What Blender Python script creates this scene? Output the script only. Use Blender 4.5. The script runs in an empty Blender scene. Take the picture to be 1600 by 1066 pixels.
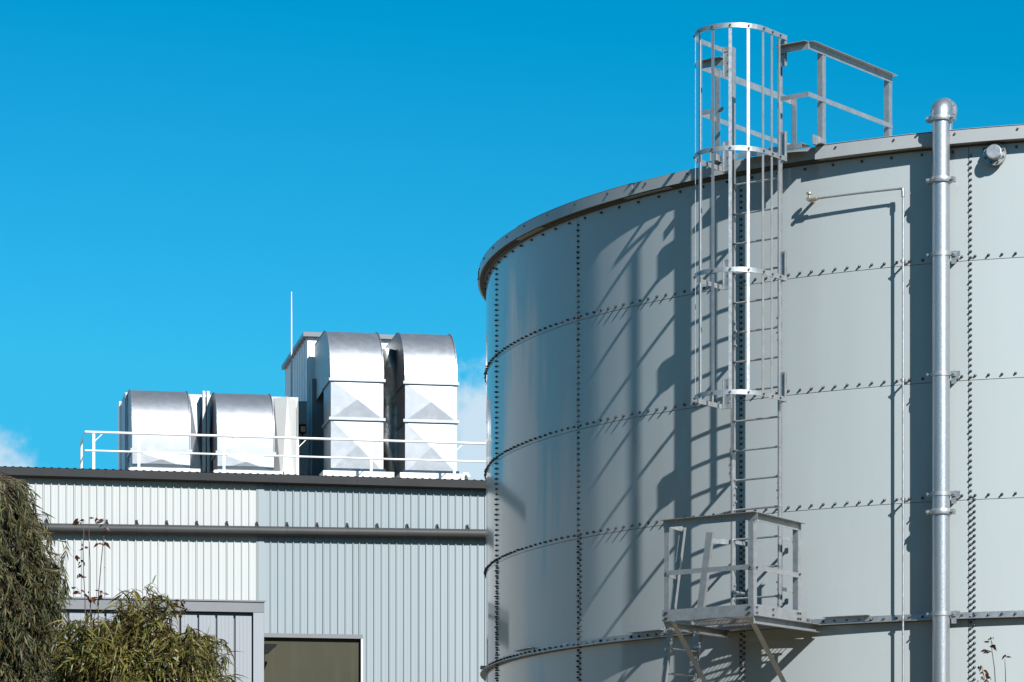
import bpy, math, random
from mathutils import Vector, Matrix
R_ = math.radians
sin, cos, tan, pi = math.sin, math.cos, math.tan, math.pi
random.seed(11)
SC = bpy.context.scene
COL = SC.collection

# ------------------------------------------------------------------ camera
EYE = 1.65            # eye height, metres
FPX, HOR = 5144.0, 1464.0   # focal length and horizon row of a 1600 px wide frame (long lens, rising front)
cam = bpy.data.cameras.new('camera')
cam.sensor_width = 36.0
cam.lens = FPX / 1600 * 36
cam.shift_y = (HOR - 533) / 1600
cam.clip_end = 6000
co = bpy.data.objects.new('camera', cam)
co.location = (0, 0, EYE)
co.rotation_euler = (pi / 2, 0, 0)
COL.objects.link(co)
SC.camera = co

# ------------------------------------------------------------------ sun and sky
SUN_AZ = 0.506        # from the camera's back (-Y) towards +X
SUN_EL = R_(36)
to_sun = Vector((sin(SUN_AZ) * cos(SUN_EL), -cos(SUN_AZ) * cos(SUN_EL), sin(SUN_EL)))
sl = bpy.data.lights.new('sun', 'SUN')
sl.energy = 5.0
sl.angle = R_(0.5)
sl.color = (1.0, 0.982, 0.955)
so = bpy.data.objects.new('sun', sl)
so.rotation_euler = to_sun.to_track_quat('Z', 'Y').to_euler()
so.location = (20, -30, 40)
COL.objects.link(so)

W = bpy.data.worlds.new('World')
SC.world = W
W.use_nodes = True
nt = W.node_tree
for n in list(nt.nodes):
    nt.nodes.remove(n)
def wn(t, **k):
    n = nt.nodes.new(t)
    for a, b in k.items():
        setattr(n, a, b)
    return n
def wmath(op, a, b=None, c=None):
    n = wn('ShaderNodeMath', operation=op)
    for i, x in enumerate((a, b, c)):
        if x is None: continue
        if isinstance(x, (int, float)): n.inputs[i].default_value = x
        else: nt.links.new(x, n.inputs[i])
    return n.outputs[0]
sky = wn('ShaderNodeTexSky', sky_type='NISHITA')
sky.sun_disc = False
sky.sun_elevation = SUN_EL
sky.sun_rotation = math.atan2(to_sun.x, to_sun.y)
sky.altitude = 100
sky.air_density = 1.0
sky.dust_density = 0.4
sky.ozone_density = 2.0
clampn = wn('ShaderNodeMix', data_type='RGBA', blend_type='DARKEN')   # very clear air: no glare round the sun
clampn.inputs['Factor'].default_value = 1
nt.links.new(sky.outputs[0], clampn.inputs['A'])
clampn.inputs['B'].default_value = (3.4, 5.2, 7.0, 1)
hs = wn('ShaderNodeMix', data_type='RGBA', blend_type='MULTIPLY')       # deep cyan-blue of the clear day
hs.inputs['Factor'].default_value = 1
gm = wn('ShaderNodeGamma')
gm.inputs['Gamma'].default_value = 1.2
nt.links.new(clampn.outputs['Result'], gm.inputs['Color'])
sb_ = wn('ShaderNodeMix', data_type='RGBA', blend_type='SUBTRACT', clamp_result=False)
sb_.inputs['Factor'].default_value = 1
nt.links.new(gm.outputs[0], sb_.inputs['A'])
sb_.inputs['B'].default_value = (2.5, 0, 0, 1)
mxx = wn('ShaderNodeMix', data_type='RGBA', blend_type='LIGHTEN')
mxx.inputs['Factor'].default_value = 1
nt.links.new(sb_.outputs['Result'], mxx.inputs['A'])
mxx.inputs['B'].default_value = (0, 0, 0, 1)
nt.links.new(mxx.outputs['Result'], hs.inputs['A'])
hs.inputs['B'].default_value = (0.22, 0.71, 0.83, 1)
tc = wn('ShaderNodeTexCoord')
cl_noise = wn('ShaderNodeTexNoise')
cl_noise.inputs['Scale'].default_value = 34
cl_noise.inputs['Detail'].default_value = 7
cl_noise.inputs['Roughness'].default_value = 0.6
nt.links.new(tc.outputs['Generated'], cl_noise.inputs['Vector'])
big = wn('ShaderNodeTexNoise')
big.inputs['Scale'].default_value = 7
big.inputs['Detail'].default_value = 3
nt.links.new(tc.outputs['Generated'], big.inputs['Vector'])
sep = wn('ShaderNodeSeparateXYZ')
nt.links.new(tc.outputs['Generated'], sep.inputs[0])
def puff(az, el, ra, re):       # a small fair-weather cloud low in the sky
    d = Vector((sin(az) * cos(el), cos(az) * cos(el), sin(el)))
    dx = wmath('DIVIDE', wmath('SUBTRACT', sep.outputs[0], d.x), ra)
    dz = wmath('DIVIDE', wmath('SUBTRACT', sep.outputs[2], d.z), re)
    rr = wmath('SQRT', wmath('ADD', wmath('MULTIPLY', dx, dx), wmath('MULTIPLY', dz, dz)))
    front = wmath('GREATER_THAN', sep.outputs[1], 0.0)
    return wmath('MULTIPLY', wmath('SUBTRACT', 1.0, rr), front)
p = wmath('MAXIMUM', puff(-0.156, 0.125, 0.030, 0.027), puff(-0.004, 0.137, 0.026, 0.037))
p = wmath('MAXIMUM', p, puff(-0.66, 0.12, 0.20, 0.085))
p = wmath('MAXIMUM', p, puff(-1.15, 0.10, 0.25, 0.06))
p = wmath('MAXIMUM', p, puff(0.8, 0.12, 0.15, 0.04))
gen = wmath('MULTIPLY', wmath('SUBTRACT', wmath('ADD', 0.06, wmath('MULTIPLY', wmath('SUBTRACT', big.outputs[0], 0.5), 0.12)), sep.outputs[2]), 14.0)
p = wmath('MAXIMUM', p, gen)
m = wmath('ADD', wmath('MULTIPLY', p, 1.4), wmath('MULTIPLY', wmath('SUBTRACT', cl_noise.outputs[0], 0.5), 2.2))
mr = wn('ShaderNodeMapRange', interpolation_type='SMOOTHSTEP')
mr.inputs['From Min'].default_value = 0.05
mr.inputs['From Max'].default_value = 0.6
mr.inputs['To Max'].default_value = 0.8
nt.links.new(m, mr.inputs['Value'])
mx = wn('ShaderNodeMix', data_type='RGBA')
nt.links.new(mr.outputs[0], mx.inputs['Factor'])
nt.links.new(hs.outputs['Result'], mx.inputs['A'])
mx.inputs['B'].default_value = (7.4, 8.3, 9.0, 1)
bg = wn('ShaderNodeBackground')
bg.inputs['Strength'].default_value = 0.0458
nt.links.new(mx.outputs['Result'], bg.inputs['Color'])
wo = wn('ShaderNodeOutputWorld')
nt.links.new(bg.outputs[0], wo.inputs['Surface'])

SC.view_settings.view_transform = 'Standard'
SC.view_settings.look = 'None'
SC.view_settings.gamma = 1
SC.view_settings.use_curve_mapping = False
SC.view_settings.exposure = 1.12
SC.cycles.max_bounces = 8
SC.cycles.caustics_reflective = False
SC.cycles.caustics_refractive = False

# ------------------------------------------------------------------ helpers
OFF = {}
def thing(name, label, cat, loc, group=None):
    o = bpy.data.objects.new(name, None)
    o.empty_display_size = 0.2
    COL.objects.link(o)
    o.location = loc
    OFF[o] = Vector(loc)
    o['label'] = label
    o['category'] = cat
    if group: o['group'] = group
    return o
def relabel(o, label): o['label'] = label

class MB:
    def __init__(s): s.v = []; s.f = []; s.nrm = None
    def add(s, vs, fs):
        b = len(s.v)
        s.v += [Vector(v) for v in vs]
        s.f += [tuple(i + b for i in f) for f in fs]
        return s
    def box(s, c, ax, h):
        c = Vector(c); a = [Vector(x).normalized() * k for x, k in zip(ax, h)]
        vs = [c + a[0]*i + a[1]*j + a[2]*k for k in (-1, 1) for j in (-1, 1) for i in (-1, 1)]
        fs = [(0,2,3,1),(4,5,7,6),(0,1,5,4),(2,6,7,3),(0,4,6,2),(1,3,7,5)]
        if a[0].cross(a[1]).dot(a[2]) < 0: fs = [f[::-1] for f in fs]
        return s.add(vs, fs)
    def bar(s, p, q, w, h, up=(0,0,1)):     # w sideways, h along up
        p = Vector(p); q = Vector(q); d = (q-p)
        up = Vector(up); side = d.cross(up).normalized(); u = side.cross(d).normalized()
        return s.box((p+q)/2, (d, side, u), (d.length/2, w/2, h/2))
    def angle(s, p, q, da, db, leg, t=0.006):   # L section: corner edge p-q, legs towards da and db
        p = Vector(p); q = Vector(q); d = q-p; da = Vector(da).normalized(); db = Vector(db).normalized()
        s.box((p+q)/2 + da*leg/2, (d, da, db), (d.length/2, leg/2, t/2))
        s.box((p+q)/2 + db*(leg/2 + t/2), (d, da, db), (d.length/2 , t/2, leg/2 - 0.0004))
        return s
    def tube(s, pts, r, n=10, cap=True):
        pts = [Vector(p) for p in pts]
        rs = r if isinstance(r, (list, tuple)) else [r]*len(pts)
        t0 = (pts[1]-pts[0]).normalized()
        u = t0.orthogonal().normalized()
        rings = []
        for i, p in enumerate(pts):
            a = pts[max(i-1, 0)]; b = pts[min(i+1, len(pts)-1)]
            t = (b-a).normalized()
            u = (u - t*u.dot(t)).normalized(); w = t.cross(u)
            rings.append([p + (u*cos(2*pi*k/n) + w*sin(2*pi*k/n))*rs[i] for k in range(n)])
        vs = [v for rg in rings for v in rg]; fs = []
        for i in range(len(pts)-1):
            for k in range(n):
                k2 = (k+1) % n
                fs.append((i*n+k, i*n+k2, (i+1)*n+k2, (i+1)*n+k))
        if cap:
            fs.append(tuple(range(n))[::-1]); fs.append(tuple((len(pts)-1)*n+k for k in range(n)))
        return s.add(vs, fs)
    def ribbon(s, pts, sides, hv, t):      # flat strap swept along pts: height hv (vector), thickness t along sides
        vs = []; hv = Vector(hv)
        for p, sd in zip(pts, sides):
            p = Vector(p); sd = Vector(sd).normalized()*t/2
            vs += [p-sd-hv/2, p+sd-hv/2, p+sd+hv/2, p-sd+hv/2]
        fs = []
        n = len(pts)
        for i in range(n-1):
            for k in range(4):
                k2 = (k+1) % 4
                fs.append((i*4+k, i*4+k2, (i+1)*4+k2, (i+1)*4+k))
        fs += [(3,2,1,0), tuple((n-1)*4+k for k in range(4))]
        return s.add(vs, fs)
    def sweep(s, prof, th0, th1, n):        # closed (r, z) profile swept round the tank axis
        m = len(prof); vs = []; fs = []
        for i in range(n+1):
            th = th0 + (th1-th0)*i/n
            vs += [tank(th, r, z) for r, z in prof]
        for i in range(n):
            for k in range(m):
                k2 = (k+1) % m
                fs.append((i*m+k, (i+1)*m+k, (i+1)*m+k2, i*m+k2))
        fs += [tuple(range(m)), tuple(n*m+k for k in range(m))[::-1]]
        return s.add(vs, fs)
    def build(s, name, mat, parent=None, smooth=0, label=None, kind=None, normals=None, fix=False):
        me = bpy.data.meshes.new(name)
        off = OFF.get(parent, Vector((0,0,0)))
        me.from_pydata([v - off for v in s.v], [], s.f)
        if fix:
            import bmesh
            bm = bmesh.new(); bm.from_mesh(me); bmesh.ops.recalc_face_normals(bm, faces=bm.faces); bm.to_mesh(me); bm.free()
        me.materials.append(mat)
        if smooth:
            for pl in me.polygons: pl.use_smooth = True
            if smooth < 180: me.set_sharp_from_angle(angle=R_(smooth))
        if normals: me.normals_split_custom_set_from_vertices(normals)
        me.update()
        o = bpy.data.objects.new(name, me)
        COL.objects.link(o)
        if parent is not None:
            o.parent = parent
        OFF[o] = off
        if label: o['label'] = label
        if kind: o['kind'] = kind
        return o
def tag(o, label, cat, group=None):
    o['label'] = label; o['category'] = cat
    if group: o['group'] = group
    return o
def inst(src, name, parent, mtx):
    o = src.copy(); o.name = name
    COL.objects.link(o); o.parent = parent
    o.matrix_local = Matrix.Translation(-OFF[parent]) @ mtx
    return o

# ------------------------------------------------------------------ materials
def material(name, base, rough=0.5, metal=0.0, var=0.12, scale=3.0, stretch=(1,1,1), bump=0.0, bscale=20.0, bstretch=(1,1,1),
             coat=0.0, coat_r=0.1, dirt=None, dirt_amt=0.0, dirt_scale=2.0, dirt_stretch=(1,1,1), rvar=0.0, spec=0.5, bdist=0.01, ior=1.5):
    m = bpy.data.materials.new(name); m.use_nodes = True
    t = m.node_tree; N = t.nodes; L = t.links
    b = N['Principled BSDF']
    b.inputs['Metallic'].default_value = metal
    b.inputs['Roughness'].default_value = rough
    b.inputs['Specular IOR Level'].default_value = spec
    b.inputs['IOR'].default_value = ior
    b.inputs['Coat Weight'].default_value = coat
    b.inputs['Coat Roughness'].default_value = coat_r
    geo = N.new('ShaderNodeNewGeometry')
    def noise(sc, st, det=4, ro=0.55):
        mp = N.new('ShaderNodeMapping'); mp.inputs['Scale'].default_value = st
        L.new(geo.outputs['Position'], mp.inputs['Vector'])
        n = N.new('ShaderNodeTexNoise'); n.inputs['Scale'].default_value = sc; n.inputs['Detail'].default_value = det
        n.inputs['Roughness'].default_value = ro
        L.new(mp.outputs[0], n.inputs['Vector'])
        return n.outputs[0]
    nz = noise(scale, stretch)
    mr = N.new('ShaderNodeMapRange'); mr.inputs['From Min'].default_value = 0.25; mr.inputs['From Max'].default_value = 0.75
    mr.inputs['To Min'].default_value = 1-var; mr.inputs['To Max'].default_value = 1+var
    L.new(nz, mr.inputs['Value'])
    mul = N.new('ShaderNodeMix'); mul.data_type = 'RGBA'; mul.blend_type = 'MULTIPLY'; mul.inputs['Factor'].default_value = 1
    mul.inputs['A'].default_value = (*base, 1)
    L.new(mr.outputs[0], mul.inputs['B'])
    colr = mul.outputs['Result']
    if dirt:
        dn = noise(dirt_scale, dirt_stretch, 6, 0.65)
        dr = N.new('ShaderNodeMapRange'); dr.inputs['From Min'].default_value = 0.5; dr.inputs['From Max'].default_value = 0.78
        dr.inputs['To Max'].default_value = dirt_amt
        L.new(dn, dr.inputs['Value'])
        dm = N.new('ShaderNodeMix'); dm.data_type = 'RGBA'
        L.new(dr.outputs[0], dm.inputs['Factor']); L.new(colr, dm.inputs['A']); dm.inputs['B'].default_value = (*dirt, 1)
        colr = dm.outputs['Result']
    L.new(colr, b.inputs['Base Color'])
    if rvar:
        rr = N.new('ShaderNodeMapRange'); rr.inputs['From Min'].default_value = 0.3; rr.inputs['From Max'].default_value = 0.7
        rr.inputs['To Min'].default_value = max(0.02, rough-rvar); rr.inputs['To Max'].default_value = rough+rvar
        L.new(noise(scale*2.3, stretch), rr.inputs['Value']); L.new(rr.outputs[0], b.inputs['Roughness'])
    if bump:
        bn = N.new('ShaderNodeBump'); bn.inputs['Strength'].default_value = bump; bn.inputs['Distance'].default_value = bdist
        L.new(noise(bscale, bstretch, 2), bn.inputs['Height'])
        L.new(bn.outputs[0], b.inputs['Normal']); L.new(bn.outputs[0], b.inputs['Coat Normal'])
    return m

M = {}
M['tank'] = material('tank_enamel', (0.307, 0.338, 0.345), 0.42, var=0.035, scale=0.9, stretch=(1,1,0.25), bump=0.06, bscale=1.6, bstretch=(1,1,0.12),
                     coat=0.8, coat_r=0.07, spec=0.1, dirt=(0.30,0.31,0.30), dirt_amt=0.30, dirt_scale=3.4, dirt_stretch=(2.6,2.6,0.09))
tm = M['tank'].node_tree; _b = tm.nodes['Principled BSDF']
_src = _b.inputs['Base Color'].links[0].from_socket
_oi = tm.nodes.new('ShaderNodeObjectInfo'); _mr = tm.nodes.new('ShaderNodeMapRange')
_mr.inputs['To Min'].default_value = 0.965; _mr.inputs['To Max'].default_value = 1.03
tm.links.new(_oi.outputs['Random'], _mr.inputs['Value'])
_mx = tm.nodes.new('ShaderNodeMix'); _mx.data_type = 'RGBA'; _mx.blend_type = 'MULTIPLY'; _mx.inputs['Factor'].default_value = 1
tm.links.new(_src, _mx.inputs['A']); tm.links.new(_mr.outputs[0], _mx.inputs['B']); tm.links.new(_mx.outputs['Result'], _b.inputs['Base Color'])
M['seal'] = material('joint_sealant', (0.13, 0.13, 0.125), 0.7, var=0.1)
M['bolt'] = material('bolt_cap', (0.055, 0.058, 0.060), 0.35, metal=0.4, var=0.2, scale=40)
M['galv'] = material('galvanised_steel', (0.349, 0.360, 0.368), 0.42, metal=0.75, var=0.14, scale=9, rvar=0.08, bump=0.05, bscale=30, dirt=(0.34,0.31,0.26), dirt_amt=0.25, dirt_scale=4)
M['galv_spangle'] = material('galvanised_pipe', (0.402, 0.418, 0.433), 0.36, metal=0.85, var=0.10, scale=55, rvar=0.10, bump=0.06, bscale=60, dirt=(0.5,0.5,0.48), dirt_amt=0.3, dirt_scale=9, dirt_stretch=(1,1,0.3))
M['flash'] = material('rim_flashing_paint', (0.263, 0.275, 0.279), 0.4, var=0.06, scale=2, coat=0.3)
M['rust'] = material('weathered_steel', (0.05, 0.05, 0.046), 0.6, metal=0.2, var=0.25, scale=12)
M['brass'] = material('dull_brass', (0.42, 0.36, 0.27), 0.4, metal=0.8, var=0.2, scale=30)
M['white_clad'] = material('white_cladding', (0.292, 0.303, 0.300), 0.45, var=0.03, scale=1.0, stretch=(1,1,0.1), dirt=(0.25,0.26,0.245), dirt_amt=0.3, dirt_scale=2.5, dirt_stretch=(2.5,2.5,0.12))
M['grey_clad'] = material('grey_cladding', (0.171, 0.201, 0.216), 0.45, var=0.04, scale=0.8, stretch=(1,1,0.1), dirt=(0.18,0.19,0.20), dirt_amt=0.3, dirt_scale=2.0, dirt_stretch=(2.5,2.5,0.1))
M['annex'] = material('annex_cladding', (0.170, 0.182, 0.201), 0.5, var=0.04, scale=1.2, stretch=(1,1,0.2))
M['trim'] = material('dark_trim', (0.021, 0.0215, 0.023), 0.42, var=0.15, scale=1.2, bump=0.10, bscale=1.3, bdist=0.05, coat=0.0, spec=0.14)
M['trim2'] = material('slate_trim', (0.109, 0.113, 0.120), 0.42, var=0.08, scale=1.2, coat=0.2)
M['gutter'] = material('gutter_paint', (0.034, 0.0355, 0.036), 0.5, var=0.1, scale=1.5, coat=0.0, spec=0.15)
M['olive'] = material('olive_door_paint', (0.038, 0.0365, 0.0245), 0.6, var=0.08, scale=1.0, spec=0.08, dirt=(0.06,0.058,0.045), dirt_amt=0.4, dirt_scale=2.0, dirt_stretch=(2,2,0.15))
M['duct'] = material('duct_sheet_metal', (0.262, 0.276, 0.30), 0.44, metal=0.80, var=0.05, scale=2.5, rvar=0.03, bump=0.018, bscale=1.3, bdist=0.05, dirt=(0.6,0.59,0.56), dirt_amt=0.22, dirt_scale=3)
M['crumple'] = material('flexible_duct_foil', (0.30, 0.30, 0.28), 0.48, metal=0.7, var=0.12, scale=3, bump=0.4, bscale=2.4, bdist=0.2)
M['white'] = material('white_paint', (0.480, 0.488, 0.480), 0.4, var=0.04, scale=4, dirt=(0.5,0.48,0.42), dirt_amt=0.2, dirt_scale=5)
M['room_white'] = material('plant_room_paint', (0.80, 0.81, 0.82), 0.45, var=0.04, scale=2)
M['roofsheet'] = material('roof_sheet', (0.32, 0.33, 0.33), 0.5, var=0.12, scale=2)
M['dark'] = material('dark_plastic', (0.008, 0.008, 0.0075), 0.6, var=0.1, spec=0.08)
M['lamp'] = material('amber_lens', (0.55, 0.17, 0.03), 0.3, var=0.15, scale=25)
M['concrete'] = material('concrete', (0.33, 0.32, 0.30), 0.85, var=0.15, scale=2, bump=0.3)
M['ground'] = material('yard_gravel', (0.15, 0.118, 0.072), 0.95, var=0.3, scale=0.6, bump=0.4, bscale=9, dirt=(0.07,0.085,0.03), dirt_amt=0.8, dirt_scale=0.06)
M['bark'] = material('bark', (0.13, 0.085, 0.055), 0.9, var=0.35, scale=15, bump=0.5)
M['twig'] = material('red_twig', (0.055, 0.030, 0.018), 0.7, var=0.3, scale=20)

def leaf_material(name, cols, trans=0.35, rough=0.4):
    m = bpy.data.materials.new(name); m.use_nodes = True
    t = m.node_tree; N = t.nodes; L = t.links
    b = N['Principled BSDF']; out = N['Material Output']
    g = N.new('ShaderNodeNewGeometry'); oi = N.new('ShaderNodeObjectInfo')
    a = N.new('ShaderNodeMath'); a.operation = 'ADD'
    L.new(g.outputs['Random Per Island'], a.inputs[0]); L.new(oi.outputs['Random'], a.inputs[1])
    fr = N.new('ShaderNodeMath'); fr.operation = 'FRACT'; L.new(a.outputs[0], fr.inputs[0])
    r = N.new('ShaderNodeValToRGB'); r.color_ramp.interpolation = 'LINEAR'
    el = r.color_ramp.elements
    el[0].position = 0; el[0].color = (*cols[0], 1); el[1].position = 1; el[1].color = (*cols[-1], 1)
    for i, c in enumerate(cols[1:-1]):
        e = el.new((i+1)/(len(cols)-1)); e.color = (*c, 1)
    L.new(fr.outputs[0], r.inputs[0])
    L.new(r.outputs[0], b.inputs['Base Color'])
    b.inputs['Roughness'].default_value = rough
    b.inputs['Specular IOR Level'].default_value = 0.3
    tr = N.new('ShaderNodeBsdfTranslucent'); L.new(r.outputs[0], tr.inputs['Color'])
    mx = N.new('ShaderNodeMixShader'); mx.inputs[0].default_value = trans
    L.new(b.outputs[0], mx.inputs[1]); L.new(tr.outputs[0], mx.inputs[2]); L.new(mx.outputs[0], out.inputs['Surface'])
    return m
M['leaf_bush'] = leaf_material('shrub_leaf', [(0.020,0.026,0.004),(0.075,0.080,0.013),(0.125,0.122,0.028),(0.040,0.046,0.007),(0.19,0.165,0.05),(0.070,0.045,0.013),(0.095,0.100,0.02)], 0.28, 0.42)
M['leaf_tree'] = leaf_material('eucalyptus_leaf', [(0.017,0.025,0.010),(0.040,0.048,0.018),(0.085,0.080,0.024),(0.026,0.034,0.014),(0.060,0.050,0.016),(0.05,0.058,0.028)], 0.2, 0.55)
M['leaf_dry'] = leaf_material('dry_leaf', [(0.035,0.012,0.007),(0.085,0.034,0.012),(0.02,0.008,0.006),(0.055,0.02,0.01)], 0.3)

# ------------------------------------------------------------------ site frames
TCX, TCY, TR = 8.409, 46.768, 8.777          # water tank axis and radius
def tank(th, r=0.0, z=0.0):
    return Vector((TCX + (TR+r)*sin(th), TCY - (TR+r)*cos(th), z))
def tn(th): return Vector((sin(th), -cos(th), 0))
def tt(th): return Vector((cos(th), sin(th), 0))
LTH = -0.643                                  # bearing of the ladder on the tank
LN, LT, UP = tn(LTH), tt(LTH), Vector((0,0,1))
def LP(t, r, z): return Vector((TCX, TCY, 0)) + LN*(TR+r) + LT*t + UP*z

BETA = 0.18                                   # the long building, 80 m away, turned a little
BO = Vector((-6.174, 80.0, 0))
BE = Vector((cos(BETA), sin(BETA), 0)); BB = Vector((-sin(BETA), cos(BETA), 0))
def BP(u, v, z): return BO + BE*u + BB*v + UP*z
def bu(px, v=0.0):                            # survey bearing -> metres along the facade
    k = (px-800)/FPX
    return (k*(BO.y + v*BB.y) - BO.x - v*BB.x) / (BE.x - k*BE.y)
def bz(px, py, v=0.0):                        # survey elevation -> height above ground
    p = BP(bu(px, v), v, 0)
    return EYE + (HOR-py)*p.y/FPX
def at(px, py, Y):
    return Vector(((px-800)/FPX*Y, Y, EYE + (HOR-py)/FPX*Y))

# ================================================================== ground
g = MB(); S = 1500
g.add([(-S,-S,0),(S,-S,0),(S,S,0),(-S,S,0)], [(0,1,2,3)])
go = g.build('ground', M['ground']); go['kind'] = 'structure'
mb = MB()
n = 64
mb.sweep([(0.35,0.004),(0.35,0.12),(-0.3,0.12),(-0.3,0.004)], 0, 2*pi, 96)
pad = mb.build('concrete_base', M['concrete'], fix=True); pad['kind'] = 'structure'

# ================================================================== TANK
tank_o = thing('water_tank', 'huge grey bolted steel water tank filling the right of the photo', 'tank', (TCX, TCY, 0))
RING1, PH = 9.566, 1.4
SEAM0, DSEAM = -1.38119, 0.341545
seams = [SEAM0 + DSEAM*i for i in range(-1, 6)]
rest = 2*pi - DSEAM*6
seams += [seams[-1] + rest/12*i for i in range(1, 12)]
seams.append(seams[0] + 2*pi)
zs = [0.13] + [RING1 - PH*k for k in range(6, -1, -1)] + [10.97]
GAP = 0.0035
for i in range(len(seams)-1):
    a, b = seams[i] + GAP/TR, seams[i+1] - GAP/TR
    fine = -1.8 < a < 0.6
    nseg = 20 if fine else 10
    for k in range(len(zs)-1):
        z0, z1 = zs[k] + (GAP if k else 0), zs[k+1] - GAP
        mb = MB(); vs = []; nr = []
        for j in range(nseg+1):
            th = a + (b-a)*j/nseg
            for r, z in ((0, z0), (0, z1), (-0.008, z1), (-0.008, z0)):
                vs.append(tank(th, r, z))
        fs = []
        # outer skin first, its own vertices get radial normals
        out_v = []; out_n = []
        for j in range(nseg+1):
            th = a + (b-a)*j/nseg
            out_v += [tank(th, 0, z0), tank(th, 0, z1)]; out_n += [tn(th)]*2
        of = [(2*j, 2*j+2, 2*j+3, 2*j+1) for j in range(nseg)]
        mb.add(out_v, of)
        m = len(out_v)
        # returned edges
        e = [tank(a,0,z0), tank(a,0,z1), tank(a,-0.008,z1), tank(a,-0.008,z0), tank(b,0,z0), tank(b,0,z1), tank(b,-0.008,z1), tank(b,-0.008,z0)]
        mb.add(e, [(0,1,2,3), (4,7,6,5)])
        en = [-tt(a)]*4 + [tt(b)]*4
        for zz, nn in ((z0, -UP), (z1, UP)):
            ev = []; 
            for j in range(nseg+1):
                th = a + (b-a)*j/nseg
                ev += [tank(th, 0, zz), tank(th, -0.008, zz)]
            ef = [(2*j, 2*j+1, 2*j+3, 2*j+2) if nn.z < 0 else (2*j, 2*j+2, 2*j+3, 2*j+1) for j in range(nseg)]
            mb.add(ev, ef); en += [nn]*len(ev)
        mb.build('panel', M['tank'], tank_o, smooth=180, normals=out_n + en)
mb = MB()
for i in range(144):
    a, b = 2*pi*i/144, 2*pi*(i+1)/144
    mb.add([tank(a,-0.0075,0.13), tank(b,-0.0075,0.13), tank(b,-0.0075,10.96), tank(a,-0.0075,10.96)], [(0,1,2,3)])
mb.build('joint_sealant', M['seal'], tank_o, smooth=180)
mb = MB()
vs = [tank(2*pi*i/96, 0.06, 11.05) for i in range(96)] + [Vector((TCX, TCY, 11.5))]
mb.add(vs, [(i, (i+1) % 96, 96) for i in range(96)])
mb.build('roof', M['roofsheet'], tank_o)

# rim flashing in lapped lengths
def th_on(px, r=0.0):
    lo, hi = -1.45, 0.3
    for _ in range(60):
        md = (lo+hi)/2; p = tank(md, r)
        if p.x/p.y < (px-800)/FPX: lo = md
        else: hi = md
    return lo
j1, j2 = th_on(987, 0.11), th_on(1277, 0.11)
ln_ = j2 - j1
edges = [j1 - 3*ln_, j1 - 2*ln_, j1 - ln_, j1, j2, j2 + ln_*1.02, j2 + ln_*2.0, j2+ln_*3]
nb = 8
e2 = edges[-1]; rem = edges[0] + 2*pi - e2
edges += [e2 + rem*i/nb for i in range(1, nb+1)]
for i in range(len(edges)-1):
    o = 0.012 if i % 2 == 0 else 0.0
    if i == 4: o = 0.034
    a, b = edges[i], edges[i+1]
    zb, zt = 10.935 - (0.016 if i == 4 else 0.006 if o else 0), 11.07
    lap = 0.002
    mb = MB()
    mb.sweep([(0.10+o, zb), (0.104+o, zb), (0.104+o, zt), (0.10+o, zt)], a-lap, b+lap, 28)
    mb.sweep([(0.03, zb+0.002), (0.0985+o, zb+0.002), (0.0985+o, zb+0.006), (0.03, zb+0.006)], a, b, 28)
    mb.sweep([(-0.25, zt+0.002+o*.2), (0.104+o, zt+0.002+o*.2), (0.104+o, zt+0.006+o*.2), (-0.25, zt+0.030)], a-lap, b+lap, 28)
    fl = mb.build('rim_flashing', M['flash'], tank_o, smooth=30, fix=True)
    # fixing screws on the face
    sc = MB()
    for q in range(4):
        th = a + (b-a)*(q+0.35)/4
        p = tank(th, 0.104+o, 11.03)
        sc.tube([p, p + tn(th)*0.012], 0.014, 6)
    sc.build('screw_row', M['bolt'], fl, smooth=40, kind='stuff')
mb = MB(); mb.sweep([(0.001,10.90),(0.012,10.90),(0.012,10.934),(0.09,10.934),(0.09,10.925),(0.02,10.925)][::-1], -1.9, 0.7, 90)
mb.build('roof_edge_angle', M['rust'], tank_o, smooth=30, fix=True)
for px in (1000, 820, 1330):
    t0 = th_on(px, 0.09)
    mb = MB(); mb.sweep([(0.02,10.918),(0.092,10.918),(0.092,10.923),(0.02,10.923)], t0-0.035, t0+0.06, 8)
    mb.build('splice_strip', M['flash'], tank_o, fix=True)

# wind girder ring (angle iron) in lengths with splice angles
gz = RING1 - 3*PH
sp = [th_on(825), th_on(1014), th_on(1325)]
gl = (sp[2]-sp[1])
ge = [sp[1]-2*gl, sp[1]-gl, sp[1], sp[2], sp[2]+gl, sp[2]+2*gl]
e2 = ge[-1]; rem = ge[0] + 2*pi - e2; nb = 12
ge += [e2 + rem*i/nb for i in range(1, nb+1)]
for i in range(len(ge)-1):
    mb = MB()
    mb.sweep([(0.002,gz+0.004),(0.085,gz+0.004),(0.085,gz+0.012),(0.010,gz+0.012),(0.010,gz+0.085),(0.002,gz+0.085)], ge[i]+0.0003, ge[i+1]-0.0003, 30)
    mb.build('wind_girder', M['galv'], tank_o, smooth=30, fix=True)
for t0 in ge[:5]:
    mb = MB()
    w = 0.033
    mb.sweep([(0.011,gz+0.030),(0.018,gz+0.030),(0.018,gz+0.092),(0.085,gz+0.092),(0.085,gz+0.099),(0.011,gz+0.099)], t0-w, t0+w, 8)
    mb.build('splice_angle', M['galv'], tank_o, smooth=30, fix=True)

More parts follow.
